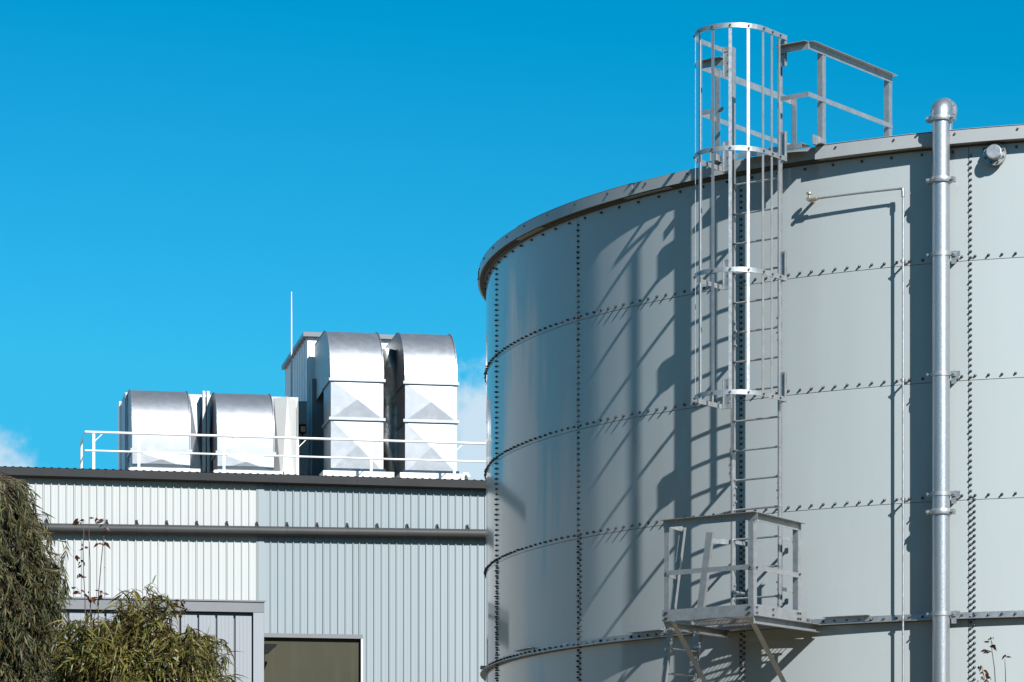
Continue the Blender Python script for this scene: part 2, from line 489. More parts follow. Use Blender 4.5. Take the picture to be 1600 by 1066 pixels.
# bolts
bm_ = MB()
bm_.tube([(0,0,0),(0,0,0.005)], 0.0175, 10)
bm_.tube([(0,0,0.004),(0,0,0.026),(0,0,0.033)], [0.0130,0.0120,0.005], 8)
spots = []     # (theta, z, r0)
def ring_bolts(z, r0=0.0, a0=-1.75, a1=0.15, nb_=19):
    for i in range(len(seams)-1):
        if seams[i+1] < a0 or seams[i] > a1: continue
        for k in range(nb_):
            th = seams[i] + (seams[i+1]-seams[i])*(k+0.5)/nb_
            spots.append((th, z + random.uniform(-.003,.003), r0))
for k in range(1, 6):
    z = RING1 - PH*(k-1) + 0.05
    ring_bolts(z, 0.010 if k == 4 else 0.0)
ring_bolts(10.855, nb_=8)
for i, s_ in enumerate(seams[:7]):
    for k in range(len(zs)-1):
        if zs[k] < 3.5: continue
        for q in range(20):
            z = zs[k] + (zs[k+1]-zs[k])*(q+0.5)/20
            if k != len(zs)-2 or z < 10.82:
                spots.append((s_ + 0.026/TR, z, 0.0))
                if zs[k+1] < RING1 - 2*PH + 0.01: spots.append((s_ + 0.070/TR, z + 0.035, 0.0))
def vis(th, z):
    p = tank(th, 0, z)
    x = 800 + FPX*p.x/p.y; y = HOR - FPX*(z-EYE)/p.y
    return -10 < x < 1612 and y < 1074 and tn(th).dot(Vector((p.x, p.y, 0))) < 0
spots.sort(key=lambda s: (not vis(s[0], s[1]), tank(s[0]).y))
def bolt_mtx(th, z, r0):
    x = tt(th); y = UP; n_ = tn(th)
    rot = Matrix((x, y, n_)).transposed().to_4x4()
    if rot.determinant() < 0: rot = Matrix((-x, y, n_)).transposed().to_4x4()
    tw = Matrix.Rotation(random.uniform(0, 6.28), 4, 'Z')
    return Matrix.Translation(tank(th, r0, z)) @ rot @ tw @ Matrix.Diagonal((1,1,random.uniform(.7,1.15),1))
b0 = bm_.build('bolt', M['bolt'], None, smooth=35)
b0.parent = tank_o
b0.matrix_local = Matrix.Translation(-OFF[tank_o]) @ bolt_mtx(*spots[0])
for s_ in spots[1:300]:
    inst(b0, 'bolt', tank_o, bolt_mtx(*s_))
mb = MB()
for s_ in spots[300:]:
    mt = bolt_mtx(*s_)
    mb.add([mt @ v for v in bm_.v], bm_.f)
mb.build('small_bolts', M['bolt'], tank_o, smooth=35, kind='stuff')

# flanged nozzle high on the wall
nth, nz_ = -0.32, 10.76
nn = (tn(nth) + UP*0.18).normalized()
def disc_stack(parent, base, ax, segs, n=24):
    pass
base = tank(nth, 0, nz_)
mb = MB(); mb.tube([base - nn*0.02, base + nn*0.09], 0.085, 24)
nozzle = mb.build('nozzle', M['galv'], tank_o, smooth=40)
mb = MB(); mb.tube([base + nn*0.055, base + nn*0.075], 0.135, 28); mb.tube([base + nn*0.002, base + nn*0.012], 0.12, 28)
mb.build('flange', M['galv'], nozzle, smooth=40)
mb = MB(); mb.tube([base + nn*0.09, base + nn*0.15, base + nn*0.157], [0.088, 0.088, 0.08], 28)
mb.build('end_cap', M['galv'], nozzle, smooth=40)
sx = tt(nth); sy = nn.cross(sx)
for k in range(8):
    q = 2*pi*(k+.5)/8
    c = base + (sx*cos(q) + sy*sin(q))*0.112
    mb = MB(); mb.tube([c + nn*0.045, c + nn*0.10], 0.011, 6)
    mb.build('stud', M['bolt'], nozzle)

# ================================================================== CAGED LADDER
lad = thing('caged_ladder', 'galvanised steel ladder with safety cage climbing the tank wall to its roof', 'ladder', LP(0, 0.38, 5.6))
SW = 0.325
ZB, ZT = 5.60, 12.36
for s_ in (-1, 1):
    mb = MB()
    mb.box(LP(s_*SW, 0.36, (ZB+ZT)/2), (LN, LT, UP), (0.032, 0.004, (ZT-ZB)/2))
    mb.box(LP(s_*(SW+0.007), 0.3945, (ZB+ZT)/2), (LN, LT, UP), (0.003, 0.011, (ZT-ZB)/2))
    mb.box(LP(s_*(SW+0.007), 0.3255, (ZB+ZT)/2), (LN, LT, UP), (0.003, 0.011, (ZT-ZB)/2))
    st = mb.build('stile', M['galv'], lad)
    mb = MB()
    for zc in (7.02, 8.9, 5.75):
        mb.box(LP(s_*(SW-0.008), 0.36, zc), (LN, LT, UP), (0.027, 0.004, 0.17))
        for q in range(4):
            mb.tube([LP(s_*(SW-0.012), 0.352+0.016*(q % 2), zc-0.13+0.087*q), LP(s_*(SW-0.035), 0.352+0.016*(q % 2), zc-0.13+0.087*q)], 0.012, 6)
    mb.build('splice_plate', M['galv'], st)
for k in range(-6, 9):
    z = 7.854 + 0.356*k
    mb = MB(); mb.tube([LP(-SW-0.012, 0.36, z), LP(SW+0.012, 0.36, z)], 0.0135, 8)
    mb.build('rung', M['galv'], lad, smooth=60)
for z in (5.80, 6.41):
    for s_ in (-1, 1):
        mb = MB()
        mb.box(LP(s_*(SW+0.012), 0.195, z), (LN, LT, UP), (0.13, 0.004, 0.022))
        mb.box(LP(s_*(SW+0.012), 0.062, z), (LN, LT, UP), (0.004, 0.02, 0.03))
        mb.build('standoff_bracket', M['galv'], lad)
HW, HC, HR = 0.45, 0.88, 0.45
path = [(-HW, 0.40), (-HW, 0.60), (-HW, 0.75)]
path += [(HR*sin(a), HC + HR*cos(a)) for a in [R_(-90 + 7.5*i) for i in range(25)]]
path += [(HW, 0.75), (HW, 0.60), (HW, 0.40)]
def hoop_side(i):
    a = path[max(i-1,0)]; b = path[min(i+1, len(path)-1)]
    d = (LT*(b[0]-a[0]) + LN*(b[1]-a[1])).normalized()
    return d.cross(UP)
hoops = [8.04, 9.478, 10.90, 12.34]
for i, z in enumerate(hoops):
    mb = MB()
    mb.ribbon([LP(t, r, z) for t, r in path], [hoop_side(k) for k in range(len(path))], UP*0.056, 0.007)
    for s_ in (-1, 1):   # ends folded onto the bracket plates
        mb.box(LP(s_*(HW-0.05), 0.413, z), (LT, LN, UP), (0.046, 0.004, 0.028))
    mb.build('hoop', M['galv'], lad, smooth=30, fix=True)
    for s_ in (-1, 1):
        zc = z + 0.15 if i < 3 else z - 0.15
        mb = MB()
        mb.box(LP(s_*(SW+0.068), 0.404, zc), (LT, LN, UP), (0.062, 0.004, 0.18))
        mb.box(LP(s_*(HW-0.012), 0.416, zc), (LN, LT, UP), (0.012, 0.004, 0.18))
        mb.box(LP(s_*(SW+0.0105), 0.375, zc), (LN, LT, UP), (0.030, 0.004, 0.18))
        for q in (-.1, 0, .1):
            mb.tube([LP(s_*(SW+0.03), 0.408, zc+q), LP(s_*(SW+0.03), 0.422, zc+q)], 0.011, 6)
        mb.build('hoop_bracket', M['galv'], lad)
strap_at = []
for a in (-75, -45, -15, 15, 45, 75):
    a = R_(a*0.98); strap_at.append((HR*sin(a), HC + HR*cos(a), (sin(a), cos(a))))
strap_at = []
for a in (-88, -59, -29, 1, 29, 57, 86):
    a = R_(a); strap_at.append((HR*sin(a), HC + HR*cos(a), (sin(a), cos(a))))
strap_at += [(HW, 0.72, (1, 0)), (HW, 0.55, (1, 0)), (-HW, 0.64, (-1, 0))]
for t, r, (na, nb_) in strap_at:
    nrm = LT*na + LN*nb_; tan_ = nrm.cross(UP)
    mb = MB()
    c = LP(t, r, 0) - nrm*0.0075
    zlo, zhi = hoops[0]-0.03, hoops[-1]+0.03
    mb.box(c + UP*(zlo+zhi)/2, (tan_, nrm, UP), (0.019, 0.003, (zhi-zlo)/2))
    sb = mb.build('cage_strap', M['galv'], lad)
    mb = MB()
    for z in hoops:
        mb.tube([c + UP*z + nrm*0.006, c + UP*z + nrm*0.024], 0.013, 6)
    mb.build('strap_bolts', M['bolt'], sb, kind='stuff')

# step-over landing from the ladder on to the roof
ld = thing('landing_step', 'short steel step plate between ladder top and tank rim', 'step', LP(0.05, 0.2, 11.02))
mb = MB()
mb.box(LP(0.15, 0.215, 11.085), (LT, LN, UP), (0.46, 0.10, 0.004))
mb.build('tread', M['galv'], ld)
mb = MB(); mb.box(LP(0.15, 0.320, 11.06), (LT, LN, UP), (0.46, 0.004, 0.032)); mb.build('nosing', M['galv'], ld)

# roof-edge guardrails either side of the ladder head
def guard(sgn, label, end_r, posts):
    t1 = sgn*0.77
    gd = thing('roof_guardrail', label, 'guardrail', LP(t1, 0, 11.08), 'guardrails beside the ladder head')
    zt, zm = 12.236, 11.62
    sd = LT*sgn
    s0 = sgn*(SW+0.03) if sgn > 0 else sgn*(SW+0.1)
    mb = MB()
    mb.angle(LP(s0, 0.43, zt), LP(t1, 0.43, zt), LN, -UP, 0.078)
    mb.angle(LP(t1, 0.43, zt), LP(t1, end_r, zt), sd if sgn > 0 else -LT, -UP, 0.078)
    mb.build('top_rail', M['galv'], gd, fix=True)
    mb = MB()
    mb.bar(LP(s0, 0.43, zm), LP(t1, 0.43, zm), 0.006, 0.055)
    mb.bar(LP(t1, 0.43, zm), LP(t1, end_r, zm), 0.006, 0.055)
    mb.build('mid_rail', M['galv'], gd)
    for r in posts:
        mb = MB()
        mb.angle(LP(t1-sgn*0.006, r, 11.09), LP(t1-sgn*0.006, r, zt-0.008), -LN, -sd, 0.068, 0.006)
        po = mb.build('post', M['galv'], gd)
        mb = MB(); mb.box(LP(t1-sgn*0.04, r+0.02, 11.125), (LT, LN, UP), (0.004, 0.15, 0.055))
        mb.box(LP(t1-sgn*0.03, r-0.03, 11.088), (LT, LN, UP), (0.06, 0.11, 0.004))
        mb.build('base_plate', M['galv'], po)
guard(1, 'steel angle guardrail standing on tank rim right of the ladder cage', -1.53, (0.10, -1.46))
guard(-1, 'steel angle guardrail seen through the ladder cage, left of the ladder head', -1.72, (0.10, -1.66))

# ================================================================== PLATFORM
pf = thing('access_platform', 'galvanised access platform with railing bracketed to the tank at ladder foot', 'platform', LP(0, 0.7, 5.4))
T0, T1, R0, R1 = -0.63, 0.62, 0.13, 1.40
FZ, TZ = 5.45, 6.58
mb = MB()
mb.angle(LP(T0-0.01, R1, TZ), LP(T1+0.06, R1, TZ), LN, -UP, 0.08)
mb.build('top_rail', M['galv'], pf, fix=True)
mb = MB()
mb.angle(LP(T1, R1-0.002, TZ-0.003), LP(T1, 0.36, TZ-0.03), LT, -UP, 0.08)
mb.build('top_rail', M['galv'], pf, fix=True)
mb = MB(); mb.bar(LP(T0, R1+0.004, 5.955), LP(T1, R1+0.004, 5.955), 0.006, 0.058); mb.build('mid_rail', M['galv'], pf)
mb = MB(); mb.bar(LP(T1+0.004, R1, 5.955), LP(T1+0.004, 0.38, 5.935), 0.006, 0.058); mb.build('mid_rail', M['galv'], pf)
mb = MB(); mb.bar(LP(T0-.02, R1+0.011, 5.452), LP(T1+.012, R1+0.011, 5.452), 0.007, 0.135); mb.build('toe_board', M['galv'], pf)
mb = MB(); mb.bar(LP(T1+0.011, R1+.005, 5.452), LP(T1+0.011, 0.25, 5.452), 0.007, 0.135); mb.build('toe_board', M['galv'], pf)
for t, r, da, db in ((T0, R1, LT, -LN), (T1, R1, -LT, -LN), (T1, 0.42, LN*-1, -LT)):
    mb = MB(); mb.angle(LP(t, r-0.002, FZ-0.06), LP(t, r-0.002, TZ-0.03), da, db, 0.07)
    mb.build('post', M['galv'], pf)
bb_ = MB()
for t in (T0, T1):
    for z in (5.42, 5.485):
        for dt in (0.03, 0.055):
            tt_ = t + (dt if t < 0 else -dt)
            bb_.tube([LP(tt_, R1+0.013, z), LP(tt_, R1+0.032, z)], 0.012, 6)
for r in (R1-0.05, R1-0.4, 0.45, 0.40):
    for z in (5.42, 5.485):
        bb_.tube([LP(T1+0.013, r, z), LP(T1+0.032, r, z)], 0.012, 6)
for t, r, ax in ((T0+0.035, R1+0.007, LN), (T1-0.035, R1+0.007, LN), (T1+0.007, R1-0.06, LT), (T1+0.007, 0.40, LT)):
    bb_.tube([LP(t, r, 5.95), LP(t, r, 5.95)+ax*0.02], 0.013, 6)
bb_.build('bolt_set', M['bolt'], pf, kind='stuff')
# floor frame and grating
for t in (T0, T1):
    mb = MB()
    sg = 1 if t > 0 else -1
    tb = t + sg*0.004
    mb.bar(LP(tb, R1, 5.335), LP(tb, 0.02, 5.335), 0.007, 0.095)
    mb.bar(LP(tb+0.038, R1, 5.380), LP(tb+0.038, 0.02, 5.380), 0.070, 0.007)
    mb.bar(LP(tb+0.026, R1, 5.291), LP(tb+0.026, 0.02, 5.291), 0.045, 0.007)
    mb.build('side_beam', M['galv'], pf)
for r in (0.76, 0.14):
    mb = MB(); mb.angle(LP(T0, r, 5.38), LP(T1, r, 5.38), -LN, UP, 0.06, 0.007)
    mb.build('cross_beam', M['galv'], pf)
mb = MB()
r = 0.165
while r < R1-0.03:
    mb.bar(LP(T0+0.01, r, FZ-0.01), LP(T1-0.01, r, FZ-0.01), 0.005, 0.024); r += 0.05
t = T0 + 0.03
while t < T1:
    mb.bar(LP(t, 0.15, FZ-0.003), LP(t, R1-0.03, FZ-0.003), 0.005, 0.008); t += 0.06
mb.build('floor_grating', M['galv'], pf)
for t in (-0.56, 0.52):
    mb = MB(); mb.angle(LP(t, 1.36, 5.365), LP(t, 0.03, 4.09), LT, UP + LN*0.9, 0.07, 0.007)
    br = mb.build('knee_brace', M['galv'], pf, fix=True)
    mb = MB(); mb.box(LP(t, 0.008, 4.12), (LT, LN, UP), (0.09, 0.005, 0.11)); mb.build('wall_plate', M['galv'], br)

# steep access ladder arriving at the open side of the platform
al = thing('access_ladder', 'steep galvanised ladder coming up through the left side of the platform', 'ladder', LP(-1.4, 0.9, 0.13))
def AL(r, z): return LP(-0.545 - (6.5-z)*0.150, r, z)
for r in (1.13, 0.56):
    mb = MB(); zl, zh = 0.14, 6.52
    d = AL(r, zh) - AL(r, zl)
    sd = d.cross(LN).normalized()
    mb.box((AL(r, zl)+AL(r, zh))/2, (d, sd, LN), (d.length/2, 0.045, 0.005))
    mb.box((AL(r, zl)+AL(r, zh))/2 + sd*0.045 + LN*(0.02 if r > .8 else -.02), (d, sd, LN), (d.length/2, 0.003, 0.022))
    mb.build('stringer', M['galv'], al)
z = 0.45
while z < 5.3:
    mb = MB(); mb.box((AL(1.125, z)+AL(0.565, z))/2, (LN, LT, UP), (0.275, 0.055, 0.006)); mb.build('tread', M['galv'], al); z += 0.29
for z, ra, rb in ((6.50, 1.14, 1.36), (5.93, 1.14, 1.36)):
    mb = MB(); mb.bar(AL(ra, z), LP(T0+0.04, R1-0.01, z+0.03), 0.006, 0.06); mb.build('stay', M['galv'], al)
mb = MB(); mb.bar(AL(0.55, 6.42), LP(-SW-0.02, 0.44, 6.40), 0.006, 0.06); mb.build('stay', M['galv'], al)

# ================================================================== OVERFLOW PIPE
PTH, PD, PRD = -0.388, 0.205, 0.1035
pip = thing('overflow_pipe', 'thick galvanised overflow pipe running up the tank beside a bolted seam', 'pipe', tank(PTH, PD, 0))
n_ = tn(PTH); tx = tt(PTH)
ptop = 11.215
mb = MB(); mb.tube([tank(PTH, PD, z) for z in (0.14, 3, 6, 9, 11.22)], PRD, 28); mb.build('pipe_run', M['galv_spangle'], pip, smooth=40)
er = 0.105
od = (tx*0.02 - n_*1.0).normalized()          # the elbow turns away along the rim
el_ = [tank(PTH, PD, 11.19)] + [tank(PTH, PD, 11.23) + od*er*(1-cos(a)) + UP*er*sin(a) for a in [R_(7.5*i) for i in range(13)]]
el_.append(el_[-1] + od*0.025)
mb = MB(); mb.tube(el_, PRD*1.22, 28); mb.build('elbow', M['galv_spangle'], pip, smooth=40)
c0 = el_[-1]; os_ = od.cross(UP)
mb = MB(); mb.tube([c0, c0 + od*0.022], 0.145, 24); mb.tube([c0 + od*0.027, c0 + od*0.049], 0.145, 24)
fl = mb.build('flange', M['galv'], pip, smooth=40)
for k in range(8):
    q = 2*pi*(k+.5)/8; c = c0 + (os_*cos(q) + UP*sin(q))*0.128
    mb = MB(); mb.tube([c - od*0.03, c + od*0.085], 0.012, 6)
    mb.build('stud', M['galv'], fl)
e3 = [c0 + od*0.049] + [c0 + od*(0.05 + 0.06*sin(a)) - n_*0.05*sin(a) - UP*0.08*(1-cos(a)) for a in [R_(10*i) for i in range(10)]]
e3.append(Vector((e3[-1].x, e3[-1].y, 11.08)))
mb = MB(); mb.tube(e3, PRD*0.55, 20); mb.build('return_bend', M['galv_spangle'], pip, smooth=40)
mb = MB(); mb.tube([e3[-1], e3[-1] + UP*0.022], 0.115, 24); mb.build('roof_flange', M['galv'], pip, smooth=40)
def coupling(z):
    mb = MB()
    pts = [tank(PTH, PD, z+dz) for dz in (-0.036, -0.03, -0.012, 0.012, 0.03, 0.036)]
    mb.tube(pts, [PRD+0.004, PRD+0.021, PRD+0.026, PRD+0.026, PRD+0.021, PRD+0.004], 28)
    cp = mb.build('coupling', M['galv'], pip, smooth=40)
    for s_ in (-1, 1):
        mb = MB()
        c = tank(PTH, PD, z) + tx*s_*(PRD+0.038)
        mb.box(c, (tx, n_, UP), (0.028, 0.045, 0.026))
        mb.tube([c - n_*0.075 + tx*s_*.006, c + n_*0.075 + tx*s_*.006], 0.013, 8)
        mb.build('lug', M['galv'], cp)
for z in (11.205, 10.485, 6.61): coupling(z)
def pipe_bracket(z):
    mb = MB()
    pts = []; sd = []
    for i in range(25):
        a = R_(180 - 7.5*i); v = tx*cos(a) + n_*sin(a)
        pts.append(tank(PTH, PD, z) + v*(PRD+0.004)); sd.append(v)
    mb.ribbon(pts, sd, UP*0.05, 0.007)
    cp = mb.build('saddle_clamp', M['galv'], pip, smooth=30, fix=True)
    for s_ in (-1, 1):
        mb = MB()
        mb.box(tank(PTH, PD-0.005, z) + tx*s_*(PRD+0.035), (tx, n_, UP), (0.035, 0.006, 0.028))
        c = tank(PTH, PD, z) + tx*s_*(PRD+0.045)
        mb.tube([c - n_*0.05, c + n_*0.04], 0.012, 6)
        mb.build('ear', M['galv'], cp)
    mb = MB()
    mb.box(tank(PTH, 0.09, z) + tx*(PRD+0.055), (tx, n_, UP), (0.005, 0.085, 0.04))
    mb.box(tank(PTH, PD-0.018, z) + tx*(PRD+0.085), (tx, n_, UP), (0.035, 0.004, 0.030))
    mb.box(tank(PTH, PD-0.022, z-0.06) + tx*(PRD+0.045), (tx, n_, UP), (0.030, 0.004, 0.055))
    mb.build('wall_arm', M['galv'], cp)
for k in range(0, 3): pipe_bracket(RING1 - PH*k + 0.055)
pipe_bracket(gz + 0.055)

# thin sampling line
SPT, SPD = -0.4425, 0.12
sp_o = thing('sampling_pipe', 'thin pipe running down the tank beside the thick overflow pipe', 'pipe', tank(SPT, SPD, 0))
zt = 10.455
mb = MB(); mb.tube([tank(SPT, SPD, 0.14), tank(SPT, SPD, 5), tank(SPT, SPD, zt)], 0.0135, 10); mb.build('riser', M['galv'], sp_o, smooth=60)
mb = MB(); mb.tube([tank(SPT - (SPT+0.572)*i/16, SPD, zt) for i in range(17)], 0.0135, 10); mb.build('branch', M['galv'], sp_o, smooth=60)
mb = MB(); mb.tube([tank(SPT, SPD, zt-0.10), tank(SPT, SPD, zt-0.03)], 0.021, 10); mb.tube([tank(SPT, SPD, zt-0.035), tank(SPT, SPD, zt), tank(SPT-0.004, SPD, zt)], 0.0205, 10)
mb.build('elbow_fitting', M['galv'], sp_o, smooth=60)
vt = -0.578
mb = MB(); mb.tube([tank(vt+0.012, SPD, zt-0.004), tank(vt+0.003, SPD, zt-0.004)], 0.024, 8)
mb.tube([tank(vt, 0, zt), tank(vt, SPD*0.5, zt), tank(vt, SPD+0.03, zt)], [0.022, 0.022, 0.026], 10)
vb = mb.build('valve_body', M['brass'], sp_o, smooth=40)
mb = MB(); mb.tube([tank(vt, SPD, zt), tank(vt, SPD, zt+0.07)], 0.016, 8); mb.tube([tank(vt, SPD, zt+0.065), tank(vt, SPD, zt+0.085)], 0.034, 10)
mb.build('valve_cap', M['brass'], vb, smooth=40)
for k in range(4):
    z = RING1 - PH*k + 0.035
    mb = MB()
    mb.box(tank(SPT, SPD*0.5, z), (tn(SPT), tt(SPT), UP), (SPD*0.5, 0.004, 0.014))
    mb.box(tank(SPT, SPD+0.012, z), (tt(SPT), UP, tn(SPT)), (0.034, 0.011, 0.003))
    mb.tube([tank(SPT, SPD, z-0.02), tank(SPT, SPD, z+0.02)], 0.021, 10)
    mb.build('pipe_clip', M['galv'], sp_o)

# ================================================================== BUILDING
bld = thing('industrial_building', 'long metal clad industrial building behind the trees with white and grey walls', 'building', BP(0, 0, 0))
UL, UR = -22.0, 8.0
def gut(u):           # gutter line has a slight fall
    return bz(403, 750.5) + 0.0035*u*-1
PITCH = 4*0.1835
def cladding(u0, u1, z0f, z1f, mat, name='cladding_sheet', v=0.0, nr=4):
    w = (u1-u0)/nr; pts = []
    for k in range(nr):
        a = u0 + w*k
        pts += [(a + 0.0005*(k == 0), 0), (a+w*0.36, 0), (a+w*0.38, .002), (a+w*0.44, .002), (a+w*0.46, 0), (a+w-0.048, 0), (a+w-0.034, 0.034), (a+w-0.017, 0.034), (a+w-0.004, 0)]
    mb = MB(); vs = []
    for u, h in pts:
        vs += [BP(u, v-h, z0f(u)), BP(u, v-h, z1f(u))]
    mb.add(vs, [(2*i, 2*i+2, 2*i+3, 2*i+1) for i in range(len(pts)-1)])
    return mb.build(name, mat, bld)
DZ = bz(480, 991)                 # door lintel height
AZ = bz(403, 941)                 # annex header top
DU0, DU1 = bu(408), bu(563)
u = 0.15
while u < UR:
    u1 = u + PITCH
    if u1 <= DU1 + 0.02 or u < DU1 - 0.05:
        u1 = min(u1, DU1) if u1 > DU1 else u1
        cladding(u, u1, lambda q: DZ, lambda q: gut(q)-0.10, M['grey_clad'], nr=max(1, round((u1-u)/0.1835)))
    else:
        cladding(u, u1, lambda q: 0.0, lambda q: gut(q)-0.10, M['grey_clad'])
    u = u1
u = -0.0
while u > UL:
    cladding(u-PITCH, u, lambda q: 0.0 if u < -7 else AZ - 0.5, lambda q: gut(q)-0.10, M['white_clad'])
    u -= PITCH
mb = MB(); mb.box(BP(0.075, -0.016, (AZ+gut(0))/2-0.05), (BE, BB, UP), (0.074, 0.019, (gut(0)-AZ)/2+0.0))
mb.build('corner_flashing', M['grey_clad'], bld)
# solid body behind the cladding, end walls, roof
mb = MB()
zt = gut(0) - 0.15
DD = 0.05
def wall(a, b, z0, z1):
    mb.add([BP(*a, z0), BP(*b, z0), BP(*b, z1), BP(*a, z1)], [(0,1,2,3)])
wall((UL, 0.012), (DU0, 0.012), 0, zt); wall((DU0, 0.012), (DU1, 0.012), DZ, zt); wall((DU1, 0.012), (UR, 0.012), 0, zt)
wall((UR, 0.012), (UR, 22), 0, zt); wall((UR, 22), (UL, 22), 0, zt); wall((UL, 22), (UL, 0.012), 0, zt)
mb.build('wall', M['grey_clad'], bld)
mb = MB()
mb.add([BP(DU0, DD, 0), BP(DU1, DD, 0), BP(DU1, DD, DZ), BP(DU0, DD, DZ), BP(DU0, 0.013, 0), BP(DU1, 0.013, 0), BP(DU1, 0.013, DZ), BP(DU0, 0.013, DZ)],
       [(0,1,2,3), (4,0,3,7), (1,5,6,2), (3,2,6,7)])
mb.build('recessed_bay', M['olive'], bld)
mb = MB(); mb.bar(BP(DU0, -0.02, DZ-0.045), BP(DU1+0.05, -0.02, DZ-0.045), 0.09, 0.10); mb.build('door_lintel', M['trim2'], bld)
mb = MB(); mb.tube([BP(DU1+0.03, -0.06, 0), BP(DU1+0.03, -0.06, DZ-0.1)], 0.03, 8); 
dp = mb.build('jamb_pipe', M['white'], bld, smooth=60)
# roof and roof edge
mb = MB()
uu = UL; prof = []
while uu < UR:
    prof += [(uu, 0), (uu+0.10, 0), (uu+0.12, 0.014), (uu+0.165, 0.014), (uu+0.1835, 0)]; uu += 0.1835
vs = []
for q, h in prof:
    vs += [BP(q, -0.20, gut(q)+0.128+h), BP(q, 6, gut(q)+0.17+h), BP(q, 22, gut(q)-0.9+h)]
mb.add(vs, [f for i in range(len(prof)-1) for f in ((3*i, 3*i+3, 3*i+4, 3*i+1), (3*i+1, 3*i+4, 3*i+5, 3*i+2))])
mb.build('roof', M['roofsheet'], bld)
k = UL
while k < UR - 0.1:
    k1 = min(k + 6.1, UR)
    mb = MB()
    pf_ = [(-0.02, -0.10), (-0.20, -0.10), (-0.235, -0.07), (-0.235, 0.115), (-0.225, 0.115), (-0.225, -0.06), (-0.02, -0.09)]
    vs = []; dz = 0.0
    for q in (k + 0.004, k1 + 0.0):
        vs += [BP(q, v_, gut(q)+z_) for v_, z_ in pf_]
    m_ = len(pf_)
    mb.add(vs, [(i, (i+1) % m_, m_+(i+1) % m_, m_+i) for i in range(m_)] + [tuple(range(m_)), tuple(range(m_, 2*m_))[::-1]])
    mb.build('box_gutter', M['trim'], bld, fix=True)
    k = k1
# horizontal half-round gutter with straps
GZ0 = bz(403, 831)
def ggz(q): return GZ0 + 0.0085*q
gth = thing('wall_gutter', 'long dark half-round gutter with straps running across the building wall', 'gutter', BP(0, -0.15, GZ0))
GR = 0.118
k = bu(60)
while k < UR:
    k1 = k + 5.9
    mb = MB(); vs = []
    nprof = 18
    for q in (k, k1):
        for i in range(nprof):
            a = R_(20 + 320*i/(nprof-1)) + pi/2 - R_(0)
            vs.append(BP(q, -0.16 + GR*sin(a - pi/2)*1.0 , ggz(q) + GR*cos(a - pi/2)))
    mb.add(vs, [(i, i+1, nprof+i+1, nprof+i) for i in range(nprof-1)])
    mb.build('trough', M['gutter'], gth, smooth=60)
    k = k1
x = 119.5 - 47
bmesh_src = None
while x < 900:
    q = bu(x)
    zc = ggz(q)
    mb = MB()
    pts = [BP(q, -0.16 + (GR+0.005)*sin(a), zc - (GR+0.005)*cos(a)) for a in [R_(-150 + 20*i) for i in range(13)]]
    mb.ribbon(pts, [p_ - BP(q, -0.16, zc) for p_ in pts], BE*0.03, 0.004)
    for s_ in (-1, 1):
        mb.bar(BP(q+s_*0.05, -0.05, zc+0.10), BP(q, -0.06, zc+0.235), 0.02, 0.03, BB)
    mb.box(BP(q, -0.037, zc+0.15), (BE, BB, UP), (0.03, 0.005, 0.09))
    mb.build('strap', M['gutter'], gth, fix=True)
    x += 46.95
# annex in front of the left part
ax = thing('annex', 'low grey annex with flat header in front of the white wall above the shrub', 'annex', BP(-3, -0.5, 0))
AU1 = bu(413, -0.7); AV = -0.7
hz0, hz1 = bz(403, 957, AV), bz(403, 940.5, AV)
mb = MB(); mb.box(BP((UL+8+AU1)/2, AV+0.34, (hz0+hz1)/2), (BE, BB, UP), ((AU1-UL-8)/2, 0.36, (hz1-hz0)/2)); mb.build('header', M['trim2'], ax)
mb = MB(); mb.box(BP((UL+8+AU1)/2, AV-0.03, hz1+0.012), (BE, BB, UP), ((AU1-UL-8)/2+0.03, 0.02, 0.018)); mb.build('header_cap', M['trim2'], ax)
pw = bu(413, AV) - bu(396.5, AV)
mb = MB(); mb.box(BP(AU1-pw/2-0.01, AV+0.05+0.3, hz0/2), (BE, BB, UP), (pw/2, 0.36, hz0/2-0.003)); mb.build('corner_post', M['annex'], ax)
pan = [bu(x_, AV) for x_ in (396, 367, 338.5, 310, 281, 252, 223, 194, 165, 136, 107, 78, 49, 20, -9, -40)]
for i in range(len(pan)-1):
    b_, a_ = pan[i], pan[i+1]
    mb = MB(); w = (b_-a_)
    mb.box(BP((a_+b_)/2, AV+0.12, (hz0-0.08)/2), (BE, BB, UP), (w/2-0.028, 0.03, (hz0-0.08)/2-0.003))
    for q in range(1, 4):
        mb.box(BP(a_+0.045+(w-0.09)*q/4, AV+0.088, (hz0-0.08)/2), (BE, BB, UP), (0.012, 0.004, (hz0-0.1)/2))
    mb.build('wall_panel', M['annex'], ax)
mb = MB(); mb.box(BP((pan[0]+pan[-1])/2, AV+0.26, hz0/2), (BE, BB, UP), ((pan[0]-pan[-1])/2, 0.1, hz0/2-0.01)); mb.build('back_wall', M['trim2'], ax)
